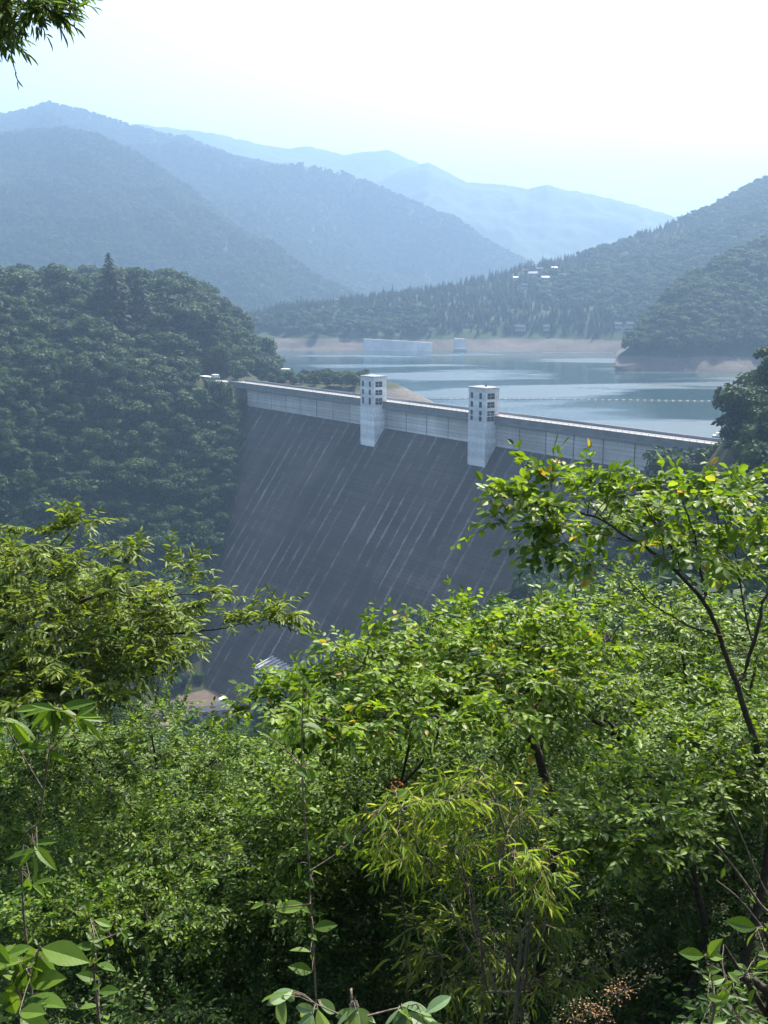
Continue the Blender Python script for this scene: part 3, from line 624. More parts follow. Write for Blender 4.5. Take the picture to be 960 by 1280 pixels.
tx, ty = proj(np.stack([cx, cyy, cz + 9], -1)); ok &= ~((tx > 240) & (tx < 326) & (ty > 448) & (ty < 486) & (cw > 2))
P = np.stack([cx, cyy, cz], -1)[ok]; pt, pw = ct[ok], cw[ok]
sc = rng.uniform(.6, 1.05, len(P)) + (rng.uniform(0, 1, len(P)) < .2) * rng.uniform(.2, .75, len(P)); sc[(pw < 40) & (pt > 225) & (pt < 300)] *= .62
sc = np.where((np.hypot(P[:, 0], P[:, 1]) < 150), sc * .8, sc)
# is its top in sight?
top = P + np.stack([0*sc, 0*sc, 10 * sc], -1); eye = np.array([0, 0, CZ]); vis = np.ones(len(P), bool)
for f in np.linspace(.1, .985, 60):
    q = eye + (top - eye) * f; vis &= q[:, 2] > height(q[:, 0], q[:, 1]) + np.where(f > .95, 1, 4)
size = 10 * sc / np.linalg.norm(P - eye, axis=1)
px, py = proj(top); inview = vis & (px > -5) & (px < 965) & (py > 280) & (py < 1300)
left = pt < 118
clear = left | (px > 915) | (py > 612)
order = np.argsort(-size)
ind_l = [k for k in order if inview[k] and left[k] and py[k] < 800][:205]
ind_r = [k for k in order if inview[k] and clear[k] and not left[k] and np.hypot(P[k, 0], P[k, 1]) > 150 and py[k] < 800][:60]
single = np.zeros(len(P), bool)
def zone(x, y):
    if y < 352: return 'broadleaf tree on the skyline of the left hill'
    if x > 255 and y < 470: return 'broadleaf tree on the hill shoulder above the left end of the crest'
    if x > 225: return 'broadleaf tree along the left edge of the dam face'
    if y > 600: return 'broadleaf tree low on the left hill, just above the cherry-like tree'
    if x < 75: return 'broadleaf tree on the left hill at the left border of the picture'
    return 'broadleaf tree in the unbroken middle of the wooded left hill'
for k in ind_l:
    single[k] = True; tree(P[k], 'b', int(rng.integers(0, 8)), sc[k], rng.uniform(0, 6.28), zone(px[k], py[k]), 'trees of the left hill')
for k in ind_r:
    single[k] = True; tree(P[k], 'b', int(rng.integers(0, 8)), sc[k], rng.uniform(0, 6.28), 'dark broadleaf tree on the wooded bank at the right end of the dam', 'trees of the right bank')
# a few that stand out
for px_, py_, d, v, s, lab in [(137, 338, 640, 4, .62, 'tallest dark conifer on the skyline of the left hill'), (172, 340, 650, 4, .5, 'small pointed conifer right of the tallest conifer on the left hill'), (29, 342, 640, 4, .45, 'small conifer at the left edge of the left hill skyline'), (152, 345, 645, 2, .5, 'short conifer just right of the tallest conifer on the left hill')]:
    q = at(px_, py_, d); z = float(height(q[0], q[1])); tree((q[0], q[1], min(z, q[2])), 'c', v, s * max(1, (at(px_, py_ - 28, d)[2] - z) / 12), 0, lab, None)
for px_, d, s, v, lab in [(342, 655, .6, 0, 'left one of the dark conifers beside the white lookout'), (348, 662, .62, 2, 'dark conifer directly left of the white lookout'), (365, 655, .6, 1, 'dark conifer right of the white lookout')]:
    q = at(px_, 460, d); tree((q[0], q[1], float(height(q[0], q[1]))), 'c', v, s, 0, lab, 'conifers of the lakeside park')
for k in range(46):
    f = k / 45; px_ = 338 + 118 * f + rng.uniform(-5, 5); d = rng.uniform(628, 672) - 8 * f; s = rng.uniform(.5, .72) + .12 * f
    q = at(px_, 460, d); z = float(height(q[0], q[1]))
    if tw(q[0], q[1])[1] > -13 or z < -9: continue
    tree((q[0], q[1], z - .4), 'b', k % 8, s, k * 1.3, 'small broadleaf tree in the lakeside park behind the left crest', 'trees of the lakeside park')
for px_, py_, d, s, lab in [(958, 462, 335, 1.5, 'tall dark broadleaf tree at the right edge above the dam end'), (868, 565, 352, .95, 'round bushy tree hiding the right end of the crest wall'), (842, 580, 356, .7, 'small round tree left of the bushy one at the crest wall'), (893, 566, 350, .8, 'round tree right of the bushy one at the crest wall'), (943, 525, 330, 1.2, 'broad tree below the tall one at the right edge'), (952, 500, 322, 1.4, 'dense tree at the right edge under the tall tree'), (970, 470, 318, 1.5, 'tall tree cut off by the right edge of the picture')]:
    q = at(px_, py_, d); z = float(height(q[0], q[1])); s2 = max(.4, (q[2] - z + 3) / 10.5); tree((q[0], q[1], z - .5), 'b', int(px_) % 8, min(s2, 2.2), px_, lab, None)
dnear = np.hypot(P[:, 0], P[:, 1]) < 190
low = py > np.where(px < 440, 850, 800)
for k, (px_, py_, s) in enumerate([(206, 868, .8), (218, 858, .7), (232, 852, .62), (248, 846, .5), (226, 880, .55), (244, 884, .5), (212, 884, .75), (300, 900, .6), (290, 872, .4), (196, 850, .9), (205, 838, .8)]):
    q = atz(px_, py_ + 10, -131); tree((q[0], q[1], max(-132.5, float(height(q[0], q[1])) - .4)), 'b', k % 8, s, k, 'small tree on the valley floor beside the dam foot', 'trees of the valley floor')
rest = ~single & clear & ~dnear; mid_pts, mid_sc = P[~single & dnear & low], sc[~single & dnear & low] * .95
scatter_group('hillside_wood', 'unbroken broadleaf wood filling the slopes of the gorge', P[rest], sc[rest], [PROTO_B[k] for k in sorted(PROTO_B)])
# far slopes
def slope_points(G, n, v0, zmin, seed, avoid=(), avr=6):
    r = np.random.default_rng(seed); nu, nv = G.shape[:2]; u = r.uniform(0, nu - 1.001, n * 3); v = r.uniform(nv * v0, nv - 1.001, n * 3)
    i, j = u.astype(int), v.astype(int); a, b_ = (u - i)[:, None], (v - j)[:, None]
    p = (G[i, j]*(1-a) + G[i+1, j]*a)*(1-b_) + (G[i, j+1]*(1-a) + G[i+1, j+1]*a)*b_
    x, y = proj(p); k = (p[:, 2] > zmin) & (x > -40) & (x < 1000)
    for q in avoid:
        k &= ~((np.abs(p[:, 0] - q[0]) < avr) & (p[:, 1] < q[1] + 8) & (p[:, 1] > q[1] - 20))
    w = np.linalg.norm(np.cross(G[i+1, j] - G[i, j], G[i, j+1] - G[i, j]), axis=1); k &= r.uniform(0, 1, len(w)) < w / np.percentile(w, 85)
    return p[k][:n]
BP = [PROTO_B[k] for k in sorted(PROTO_B)]; CPR = [PROTO_C[k] for k in sorted(PROTO_C) if k < 4]
p = slope_points(RC, 9000, .2, 1.5, 5, VILL); ncon = vnoise(p[:, 0] / 120, p[:, 1] / 120, 77) > .56
scatter_group('far_conifer_wood', 'hazy conifer plantation on the far lake shore', p[ncon], rng.uniform(.4, .85, ncon.sum()), CPR)
scatter_group('far_broadleaf_wood', 'hazy broadleaf wood on the far lake shore', p[~ncon], rng.uniform(.6, 1.05, (~ncon).sum()), BP)
p = slope_points(RD, 2600, .2, 1.0, 6); scatter_group('point_wood', 'green wood on the headland right of the lake', p, rng.uniform(.7, 1.25, len(p)), BP)
# conifers one can pick out on the far skyline
rr = np.random.default_rng(12); v0 = int(RC.shape[1] * .26)
xs, ys = proj(RC[:, v0])
for px_ in np.r_[300:960:15]:
    px_ = px_ + rr.uniform(-5, 5); k = int(np.argmin(np.abs(xs - px_))); q = RC[k, v0 + rr.integers(0, 4)]
    tree(q - np.array([0, 0, .6]), 'c', int(rr.integers(0, 4)), rr.uniform(.5, 1.0), rr.uniform(0, 6), 'pointed conifer on the skyline of the far lakeside ridge', 'conifers along the far ridge')
for GG, n, s, nm, lab in ((RA1, 24000, 1.15, 'mountain_wood', 'blue hazy forest on the high mountain left'), (RA2, 13000, 1.05, 'mountain_wood', 'blue hazy forest on the nearer mountain spur left')):
    p = slope_points(GG, n, .2, -10, 8); scatter_group(nm, lab, p, rng.uniform(.8, 1.3, len(p)) * s, BP + CPR[:1])

# ---------------------------------------------------------------- plants of the near hillside
def gz(x, y): return float(height(np.array(x), np.array(y)))
def leaf_template(kind, fine=False):
    """unit leaf along +x, width 1 across y, normal +z; folded along the midrib, tip bent down"""
    prof = {'ovate': [(.0, .02), (.22, .36), (.5, .5), (.78, .3), (1, .0)], 'lance': [(.0, .03), (.2, .34), (.45, .5), (.75, .3), (1, 0)],
            'strap': [(.0, .05), (.15, .42), (.5, .5), (.8, .28), (1, 0)], 'oblong': [(0, .04), (.2, .4), (.55, .5), (.82, .38), (1, 0)]}[kind]
    if fine:
        xs_ = np.linspace(0, 1, 9); ws_ = np.interp(xs_, [p[0] for p in prof], [p[1] for p in prof]); ws_[1:-1] = (ws_[:-2] + 2 * ws_[1:-1] + ws_[2:]) / 4 * 1.06; prof = list(zip(xs_, ws_))
    if not fine: prof = [prof[0], prof[1], prof[3], prof[4]]; prof[1] = (.3, .48); prof[2] = (.7, .4)
    V, Qd = [], []
    n = len(prof)
    for s in (1, -1):
        b0 = len(V)
        for x, w in prof: V.append((x, 0, -.10 * x * x)); V.append((x, s * w, .16 * w - .10 * x * x))
        if fine:
            for k in range(n - 1):
                q = (b0 + 2*k, b0 + 2*k + 2, b0 + 2*k + 3, b0 + 2*k + 1); Qd.append(q if s > 0 else q[::-1])
    if not fine:                                            # two quads: base, tip, two edge points each side
        V = np.array([(0, 0, 0), (1, 0, -.10), (.68, .42, .03), (.27, .46, .07), (.68, -.42, .03), (.27, -.46, .07)]); Qd = [(0, 1, 2, 3), (0, 5, 4, 1)]
        if kind in ('lance', 'strap'): V[2] = (.62, .44, .03); V[4] = (.62, -.44, .03)
    return np.array(V, float), np.array(Qd)
LEAF = {k: (leaf_template(k), leaf_template(k, True)) for k in ('ovate', 'lance', 'strap', 'oblong')}
def nrm(v): return v / (np.linalg.norm(v, axis=-1, keepdims=True) + 1e-9)
def sprays(O, D, L, m, ang, droop, r, flat=.35):
    """leaf frames on twigs: O origins, D directions, L lengths, m leaves each"""
    n = len(O); Np = nrm(np.stack([r.normal(size=n)*flat, r.normal(size=n)*flat, np.ones(n)], -1)); S = nrm(np.cross(Np, D)); Np = nrm(np.cross(D, S))
    p = (np.arange(m) + .6) / m; p = p[None] + r.uniform(-.3, .3, (n, m)) / m
    pos = O[:, None] + D[:, None] * (L[:, None] * p)[..., None]; pos[..., 2] -= (L[:, None] * p**2) * .25 * droop
    side = np.where(np.arange(m) % 2, 1., -1.)[None] * np.ones((n, 1)); a = ang * r.uniform(.65, 1.25, (n, m)) * np.where(np.arange(m) == m - 1, .1, 1)[None]
    ld = D[:, None] * np.cos(a)[..., None] + S[:, None] * (np.sin(a) * side)[..., None]
    ld = ld + np.array([0, 0, -1.]) * droop * r.uniform(.3, 1.2, (n, m))[..., None] + r.normal(size=(n, m, 3)) * .16
    ld = nrm(ld); nn = Np[:, None] + r.normal(size=(n, m, 3)) * .38; sd = nrm(np.cross(nn, ld)); nn = np.cross(ld, sd)
    return pos.reshape(-1, 3), ld.reshape(-1, 3), sd.reshape(-1, 3), nn.reshape(-1, 3)
def put_leaves(root, kind, pos, ld, sd, nn, ln, wd, matf, mato, n_obj, r, seedname='foliage', thin=None):
    """the leaves showing largest become parts of their own, the rest one foliage mass"""
    px, py = proj(pos); dist = np.linalg.norm(pos - np.array([0, 0, CZ]), axis=1); face = np.abs(np.sum(nn * nrm(pos - np.array([0, 0, CZ])), 1))
    s = ln * wd / dist**2 * (.25 + face); s = np.where((px > 5) & (px < 955) & (py > 5) & (py < 1275), s, 0)
    # nearest leaf of a small cell first, so that the singled ones are those in sight
    order = np.argsort(dist); cell = (px // 7).astype(int) * 4096 + (py // 7).astype(int); _, firsti = np.unique(cell[order], return_index=True); front = np.zeros(len(pos), bool); front[order[firsti]] = True
    s = np.where(front, s * 3, s); big = np.argsort(-s)[:n_obj]; big = big[s[big] > 0]; mask = np.ones(len(pos), bool); mask[big] = False
    if mask.any():
        V0, Q0 = LEAF[kind][0]; k = np.nonzero(mask)[0]
        l, w = ln[k][:, None, None], wd[k][:, None, None]
        V = pos[k][:, None] + ld[k][:, None] * V0[None, :, 0:1] * l + sd[k][:, None] * V0[None, :, 1:2] * w + nn[k][:, None] * V0[None, :, 2:3] * l
        Qa = (Q0[None] + (np.arange(len(k)) * len(V0))[:, None, None]).reshape(-1, 4)
        o = mobj(seedname, qmesh(seedname, V - np.array(root.location), Qa, matf, attr=np.repeat(r.uniform(0, 1, len(k)), len(Q0))), root); o['kind'] = 'stuff'
    if len(big):
        V1, Q1 = LEAF[kind][1]; key = (kind, mato.name)
        if key not in LMESH: LMESH[key] = qmesh('leaf', V1, Q1, mato, True)
        from mathutils import Matrix
        for k in big:
            o = bpy.data.objects.new('leaf', LMESH[key]); col.objects.link(o); o.parent = root
            X_, Y_, Z_, p = ld[k] * ln[k], sd[k] * wd[k], nn[k] * ln[k], pos[k] - np.array(root.location)
            o.matrix_local = Matrix(((X_[0], Y_[0], Z_[0], p[0]), (X_[1], Y_[1], Z_[1], p[1]), (X_[2], Y_[2], Z_[2], p[2]), (0, 0, 0, 1)))
LMESH = {}
def inpoly(x, y, poly):
    c = np.zeros(len(x), bool); n = len(poly)
    for i in range(n):
        (x0, y0), (x1, y1) = poly[i], poly[(i+1) % n]
        c ^= ((y0 > y) != (y1 > y)) & (x < (x1 - x0) * (y - y0) / (y1 - y0 + 1e-9) + x0)
    return c
def plant(name, label, cat, root, limbs, poly, dr, n_clump, rp, n_spray, leaf, mats, seed, tips=(), spray=(.32, 9, 1.0, .35), n_obj=120, bark='bark', group=None, flat=.35, outward=.5, r0=None, dg=0):
    """root: (px, d) where the stem leaves the ground. limbs: rows of (px, py, d, radius). poly: the crown's outline, filled with
    n_clump clumps of radius rp (pixels) between distances dr. leaf: (kind, length, width)."""
    r = np.random.default_rng(seed); x0, y0 = (root[0] - 480) / F * root[1], root[1]; zg = gz(x0, y0)
    o = empty(name, (x0, y0, zg)); tag(o, label, cat, group); base = np.array([x0, y0, zg])
    allp, lines = [], []
    for k, L in enumerate(limbs):
        P = np.array([list(at(q[0], q[1], q[2])) + [q[3]] for q in L])
        if k == 0: P = np.vstack([[x0, y0, zg - .25, (r0 or P[0, 3] * 1.35)], P])
        C = catmull(P, 7); C[:, :3] += np.cumsum(r.normal(size=(len(C), 3)) * .006, 0) * (np.arange(len(C)) > 0)[:, None]
        if k and allp:                                      # start each limb on the limb that carries it
            Aall = np.vstack(allp); j = np.argmin(np.linalg.norm(Aall[:, :3] - C[0, :3], axis=1)); C = np.vstack([Aall[j], C]); C[0, 3] = min(C[0, 3], C[1, 3] * 1.15)
        allp.append(C); lines.append(C)
        V, Qd = tubes([C], 8 if k < 3 else 6); mobj('trunk' if k == 0 else 'branch', qmesh('limb', V - base, Qd, M[bark], True), o)
    Aall = np.vstack(allp); usable = Aall[Aall[:, 2] > zg + .25 * (Aall[:, 2].max() - zg)] if len(Aall) > 6 else Aall
    cl = []
    if n_clump:
        pp = np.array(poly, float); tries = 0; best = []
        bb = (pp.min(0), pp.max(0))
        X_ = r.uniform(bb[0][0], bb[1][0], n_clump * 40); Y_ = r.uniform(bb[0][1], bb[1][1], n_clump * 40); k = inpoly(X_, Y_, poly); X_, Y_ = X_[k], Y_[k]
        sel = []
        for a, b_ in zip(X_, Y_):                            # spread them evenly
            if all((a - c[0])**2 + (b_ - c[1])**2 > (rp * .62)**2 for c in sel[-260:]) or r.uniform() < .02: sel.append((a, b_))
            if len(sel) >= n_clump: break
        while len(sel) < n_clump and len(X_): k = r.integers(0, len(X_)); sel.append((X_[k], Y_[k]))
        cl = [(a, b_, r.uniform(*dr) - dg * (b_ - bb[0][1]) / (bb[1][1] - bb[0][1]), rp * r.uniform(.6, 1.3)) for a, b_ in sel]
    cl += [tuple(t_) for t_ in tips]
    tw_lines, O, D, Ls = [], [], [], []
    cl.sort(key=lambda q: np.min(np.linalg.norm(usable[:, :3] - at(q[0], q[1], q[2]), axis=1)))
    for (a, b_, d, rad) in cl:
        C = at(a, b_, d); Rm = rad * d / F; dd = np.linalg.norm(usable[:, :3] - C, axis=1) + np.maximum(usable[:, 2] - C[2], 0) * .8 + .12 * (usable[:, 3] < .004)
        j = np.argmin(dd); S = usable[j, :3]; ln = np.linalg.norm(C - S); mid = (S + C) / 2 + np.array([0, 0, .10 * ln]) + r.normal(size=3) * .05 * ln
        br = catmull([S, mid, C], 5); rr = np.linspace(min(usable[j, 3] * .6, .004 + .006 * ln), .0028, len(br)); tw_lines.append(np.c_[br, rr]); usable = np.vstack([usable, np.c_[br[2:], np.full(len(br) - 2, .0035)]])
        ax = nrm(C - S); m = max(2, int(n_spray * r.uniform(.75, 1.25)))
        nsub = max(2, m // 4)
        for q in range(nsub):
            v = nrm(r.normal(size=3) * np.array([1, 1, .45]) + ax * outward + np.array([0, 0, .15])); e = C + v * Rm * r.uniform(.35, 1.0); s0 = br[r.integers(len(br)//2, len(br))]
            md = (s0 + e) / 2 + np.array([0, 0, .06 * Rm]); sb = catmull([s0, md, e], 3); tw_lines.append(np.c_[sb, np.linspace(.0028, .0014, len(sb))])
            dirv = nrm(e - s0)
            for h in range(max(1, m // nsub)):
                f = r.uniform(.25, 1.0); k = min(int(f * (len(sb) - 1)), len(sb) - 2); p = sb[k] + (sb[k+1] - sb[k]) * (f * (len(sb) - 1) - k)
                dv = nrm(dirv * .8 + r.normal(size=3) * np.array([.75, .75, .35]) + np.array([0, 0, .05])); O.append(p); D.append(dv); Ls.append(spray[0] * r.uniform(.6, 1.3))
    O, D, Ls = np.array(O), np.array(D), np.array(Ls)
    for p, dv, l in zip(O, D, Ls): tw_lines.append(np.array([[*p, .0016], [*(p + dv * l * .5 - np.array([0, 0, l * .06 * spray[3]])), .0012], [*(p + dv * l - np.array([0, 0, l * .25 * spray[3]])), .0008]]))
    V, Qd = tubes(tw_lines, 3); tw_ = mobj('twigs', qmesh('twigs', V - base, Qd, M[bark]), o); tw_['kind'] = 'stuff'
    pos, ld, sd, nn = sprays(O, D, Ls, spray[1], spray[2], spray[3], r, flat)
    sz = r.uniform(.62, 1.2, len(pos)); put_leaves(o, leaf[0], pos, ld, sd, nn, leaf[1] * sz, leaf[2] * sz * r.uniform(.85, 1.1, len(pos)), mats[0], mats[1], n_obj, r)
    return o
def lm(name, stops, **k): return leafmat(name, stops, 'face', **k), leafmat(name + '_single', stops, 'obj', **k)
G1 = lm('cherry_leaf', [(0, (.055, .095, .016)), (.5, (.105, .165, .026)), (1, (.19, .26, .05))], transl=.5)
G2 = lm('bright_leaf', [(0, (.045, .1, .009)), (.5, (.11, .2, .016)), (.97, (.2, .3, .034)), (1, (.34, .22, .05))], transl=.52)
G3 = lm('mid_leaf', [(0, (.03, .072, .008)), (.5, (.08, .155, .014)), (1, (.19, .285, .03))], transl=.46)
G4 = lm('small_leaf', [(0, (.026, .066, .008)), (.5, (.07, .14, .014)), (1, (.175, .265, .03))], transl=.46)
G5 = lm('bamboo_leaf', [(0, (.08, .155, .016)), (.5, (.145, .235, .024)), (.9, (.25, .33, .045)), (1, (.4, .36, .12))], transl=.5)
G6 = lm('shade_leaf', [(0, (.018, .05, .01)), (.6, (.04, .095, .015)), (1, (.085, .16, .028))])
G7 = lm('large_leaf', [(0, (.05, .11, .014)), (.5, (.09, .175, .02)), (1, (.16, .26, .035))], transl=.5)

# left: cherry-like tree with hanging leaves
plant('cherry_tree', 'leafy tree at left with drooping narrow leaves and one long branch over the dam', 'tree', (-70, 9.2),
      [[(-60, 1000, 9.2, 0.0682), (-50, 880, 9.2, 0.062), (-10, 830, 9.2, 0.0465), (40, 805, 9.1, 0.031), (110, 790, 9.0, 0.0217), (190, 788, 8.9, 0.01488), (255, 785, 8.8, 0.00868), (310, 776, 8.7, 0.00496), (355, 768, 8.6, 0.00248)],
       [(-45, 860, 9.2, 0.0496), (-20, 790, 9.3, 0.031), (20, 740, 9.4, 0.0217), (60, 700, 9.4, 0.0124), (95, 660, 9.3, 0.00496)],
       [(30, 808, 9.1, 0.0248), (90, 760, 9.1, 0.0186), (140, 735, 9.1, 0.0124), (200, 722, 9.0, 0.0062), (240, 716, 9.0, 0.0031)],
       [(100, 792, 9, 0.0186), (170, 760, 9, 0.0124), (230, 752, 9, 0.0062), (275, 745, 9, 0.0031)],
       [(-10, 840, 9.1, 0.031), (60, 850, 9.0, 0.0217), (130, 845, 8.9, 0.01364), (200, 838, 8.8, 0.00744)],
       [(-30, 860, 9.1, 0.031), (40, 880, 8.9, 0.0186), (120, 880, 8.8, 0.0124)]],
      [(-60, 700), (0, 690), (60, 690), (110, 712), (150, 725), (205, 750), (235, 778), (225, 805), (190, 830), (160, 870), (90, 885), (0, 890), (-60, 890)], (8.6, 10.4), 190, 22, 10, ('lance', .085, .028), G1, 301, dg=1.0, flat=.2,
      tips=[(100, 655, 9.3, 15), (85, 668, 9.3, 20), (55, 670, 9.3, 22), (20, 665, 9.3, 20), (150, 692, 9.1, 16), (170, 700, 9.1, 18), (215, 715, 9, 20), (235, 722, 9, 14), (265, 745, 9, 16), (250, 752, 9, 18), (280, 778, 8.8, 15), (305, 776, 8.7, 15), (328, 772, 8.7, 14), (350, 766, 8.6, 12), (358, 768, 8.6, 10)],
      spray=(.26, 12, .95, .5), n_obj=280, outward=.8)
# right: airy tree reaching over the dam
plant('airy_tree', 'airy tree at right with dark forked stem and bright oval leaves before the crest', 'tree', (965, 6.6),
      [[(962, 1040, 6.6, 0.0259), (945, 930, 6.5, 0.0222), (926, 860, 6.5, 0.01924), (908, 800, 6.5, 0.01554), (885, 750, 6.4, 0.01332), (850, 712, 6.4, 0.0111), (800, 675, 6.3, 0.00888), (750, 648, 6.3, 0.00666), (700, 632, 6.2, 0.00444), (660, 622, 6.2, 0.00222)],
       [(930, 845, 6.5, 0.0148), (948, 775, 6.5, 0.01184), (965, 715, 6.6, 0.00888), (985, 640, 6.6, 0.00444)],
       [(882, 745, 6.4, 0.00888), (872, 690, 6.5, 0.00666), (858, 640, 6.5, 0.00444), (845, 612, 6.5, 0.00222)],
       [(850, 712, 6.4, 0.0074), (830, 670, 6.3, 0.00592), (800, 630, 6.3, 0.0037), (785, 625, 6.3, 0.00222)],
       [(905, 795, 6.4, 0.0074), (840, 770, 6.2, 0.00518), (780, 720, 6.1, 0.0037), (730, 690, 6.0, 0.00222)],
       [(940, 800, 6.5, 0.0074), (915, 700, 6.7, 0.00518), (905, 640, 6.7, 0.00222)],
       [(760, 655, 6.3, 0.00444), (735, 625, 6.4, 0.00296), (722, 612, 6.4, 0.00148)], [(830, 690, 6.4, 0.00444), (812, 640, 6.5, 0.00296), (806, 606, 6.5, 0.00148)], [(700, 632, 6.2, 0.00296), (660, 645, 6.1, 0.00222), (612, 655, 6.0, 0.00111)], [(880, 742, 6.4, 0.00444), (900, 680, 6.2, 0.00296), (890, 620, 6.1, 0.00148)], [(800, 678, 6.3, 0.00444), (740, 668, 6.1, 0.00296), (690, 680, 6.0, 0.00148)]],
      [(660, 625), (710, 612), (760, 622), (830, 612), (900, 612), (985, 630), (995, 700), (940, 720), (870, 695), (790, 680), (730, 665), (680, 650)], (5.8, 7.2), 34, 22, 8, ('ovate', .07, .04), G2, 302,
      tips=[(622, 655, 6.1, 10), (640, 640, 6.1, 14), (640, 620, 6.2, 14), (665, 612, 6.2, 14), (690, 606, 6.2, 14), (675, 655, 6.1, 14), (700, 665, 6.1, 12), (720, 690, 6.0, 12), (740, 612, 6.3, 14), (835, 614, 6.5, 10), (900, 614, 6.6, 14), (940, 612, 6.6, 14), (655, 635, 6.1, 16), (760, 625, 6.2, 18), (800, 622, 6.3, 16), (735, 705, 6, 14), (722, 612, 6.4, 10), (806, 606, 6.5, 10), (890, 622, 6.1, 14), (690, 682, 6, 10), (860, 610, 6.5, 9), (925, 606, 6.7, 9), (770, 614, 6.4, 9)],
      spray=(.24, 8, .95, .4), n_obj=280)
# middle: spreading tree below the power house
plant('spreading_tree', 'spreading bright green tree in the middle, its top edge before the dam foot', 'tree', (690, 7.6),
      [[(690, 1080, 7.6, .04), (680, 960, 7.6, .035), (650, 890, 7.5, .028), (610, 840, 7.4, .02), (560, 800, 7.3, .012), (530, 790, 7.3, .005)],
       [(660, 900, 7.5, .02), (560, 890, 7.2, .014), (480, 850, 7.0, .009), (430, 832, 6.9, .004)],
       [(560, 890, 7.2, .012), (470, 900, 7, .008), (380, 885, 6.8, .005), (315, 880, 6.7, .003)],
       [(640, 880, 7.5, .015), (640, 820, 7.5, .01), (630, 770, 7.5, .004)],
       [(655, 895, 7.5, .02), (720, 850, 7.7, .012), (760, 800, 7.8, .006), (780, 770, 7.8, .003)],
       [(500, 985, 7.2, .012), (545, 930, 7.2, .01), (556, 860, 7.2, .007), (550, 800, 7.2, .003)]],
      [(440, 822), (480, 800), (530, 782), (590, 775), (650, 770), (720, 765), (760, 785), (740, 840), (690, 880), (600, 900), (500, 915), (420, 910), (360, 910), (345, 890), (400, 858), (420, 840)], (7.4, 8.8), 165, 24, 9, ('ovate', .062, .034), G2, 303, dg=1.8,
      tips=[(415, 815, 6.9, 8), (435, 815, 6.9, 12), (312, 868, 6.7, 9), (335, 872, 6.7, 11), (360, 872, 6.7, 14), (385, 862, 6.8, 14), (300, 885, 6.7, 12), (545, 775, 7.3, 14), (640, 765, 7.5, 14), (690, 762, 7.6, 14), (470, 795, 7.0, 12)],
      spray=(.25, 9, .95, .4), n_obj=290)
# right middle: finer leaved tree behind the forked stem, with the long leaning stems
plant('leaning_tree', 'finer-leaved tree with long leaning bare stems behind the forked stem at right', 'tree', (905, 9.4),
      [[(900, 1060, 9.3, .05), (850, 985, 9.2, .042), (790, 935, 9.1, .034), (730, 893, 9.0, .026), (680, 865, 9.0, .018), (630, 835, 8.9, .012), (590, 810, 8.8, .006)],
       [(800, 940, 9.1, .026), (760, 905, 8.9, .02), (700, 860, 8.8, .013), (640, 850, 8.7, .006)],
       [(760, 915, 9.1, .02), (740, 850, 9.2, .014), (720, 790, 9.2, .009), (715, 735, 9.2, .004)],
       [(850, 985, 9.2, .03), (860, 900, 9.4, .02), (850, 820, 9.5, .012), (840, 760, 9.5, .005)],
       [(880, 1030, 9.2, .03), (930, 920, 9.4, .02), (950, 820, 9.6, .01)]],
      [(690, 765), (760, 735), (830, 740), (900, 760), (980, 755), (990, 960), (900, 960), (800, 930), (720, 900), (650, 880), (660, 800)], (9.4, 11.6), 185, 22, 11, ('ovate', .064, .032), G3, 304, dg=2.4, flat=.2, spray=(.28, 10, .95, .3), n_obj=220)
# left middle: dense small-leaved bush tree
plant('dense_bush', 'dense small-leaved bush filling the left middle below the cherry-like tree', 'bush', (190, 10.6),
      [[(190, 1180, 10.5, .06), (190, 1080, 10.4, .05), (160, 1010, 10.2, .035), (120, 960, 10.1, .02), (90, 920, 10, .008)],
       [(190, 1080, 10.4, .04), (230, 1000, 10.2, .03), (270, 950, 10.1, .018), (290, 915, 10, .006)],
       [(180, 1060, 10.3, .03), (110, 1040, 9.9, .02), (40, 1010, 9.7, .01)],
       [(200, 1070, 10.3, .03), (280, 1050, 9.9, .02), (340, 1010, 9.7, .01)],
       [(190, 1050, 10.3, .03), (195, 980, 9.9, .02), (190, 920, 9.8, .008)]],
      [(-40, 905), (80, 910), (170, 905), (235, 892), (300, 925), (370, 945), (420, 990), (425, 1080), (380, 1150), (200, 1170), (-40, 1150)], (9.8, 11.8), 300, 22, 15, ('ovate', .052, .025), G4, 305, dg=3.8, spray=(.26, 12, 1.05, .25), n_obj=220, flat=.16)
plant('centre_bush', 'small-leaved bush in the centre between the thin stem and the yellow bamboo', 'bush', (470, 9.2),
      [[(470, 1180, 9.2, .045), (480, 1080, 9.1, .035), (500, 1000, 9, .022), (520, 930, 9, .012), (530, 890, 8.9, .005)], [(480, 1070, 9.1, .03), (430, 1000, 8.9, .018), (400, 940, 8.8, .008)], [(490, 1050, 9.1, .03), (580, 980, 9, .018), (640, 920, 9, .008)]],
      [(340, 935), (420, 915), (520, 905), (640, 900), (720, 915), (700, 960), (600, 1000), (480, 1060), (380, 1090), (330, 1020)], (8.4, 10.4), 180, 22, 13, ('ovate', .056, .028), G3, 306, dg=2.4, flat=.18, spray=(.27, 11, 1.0, .3), n_obj=160)
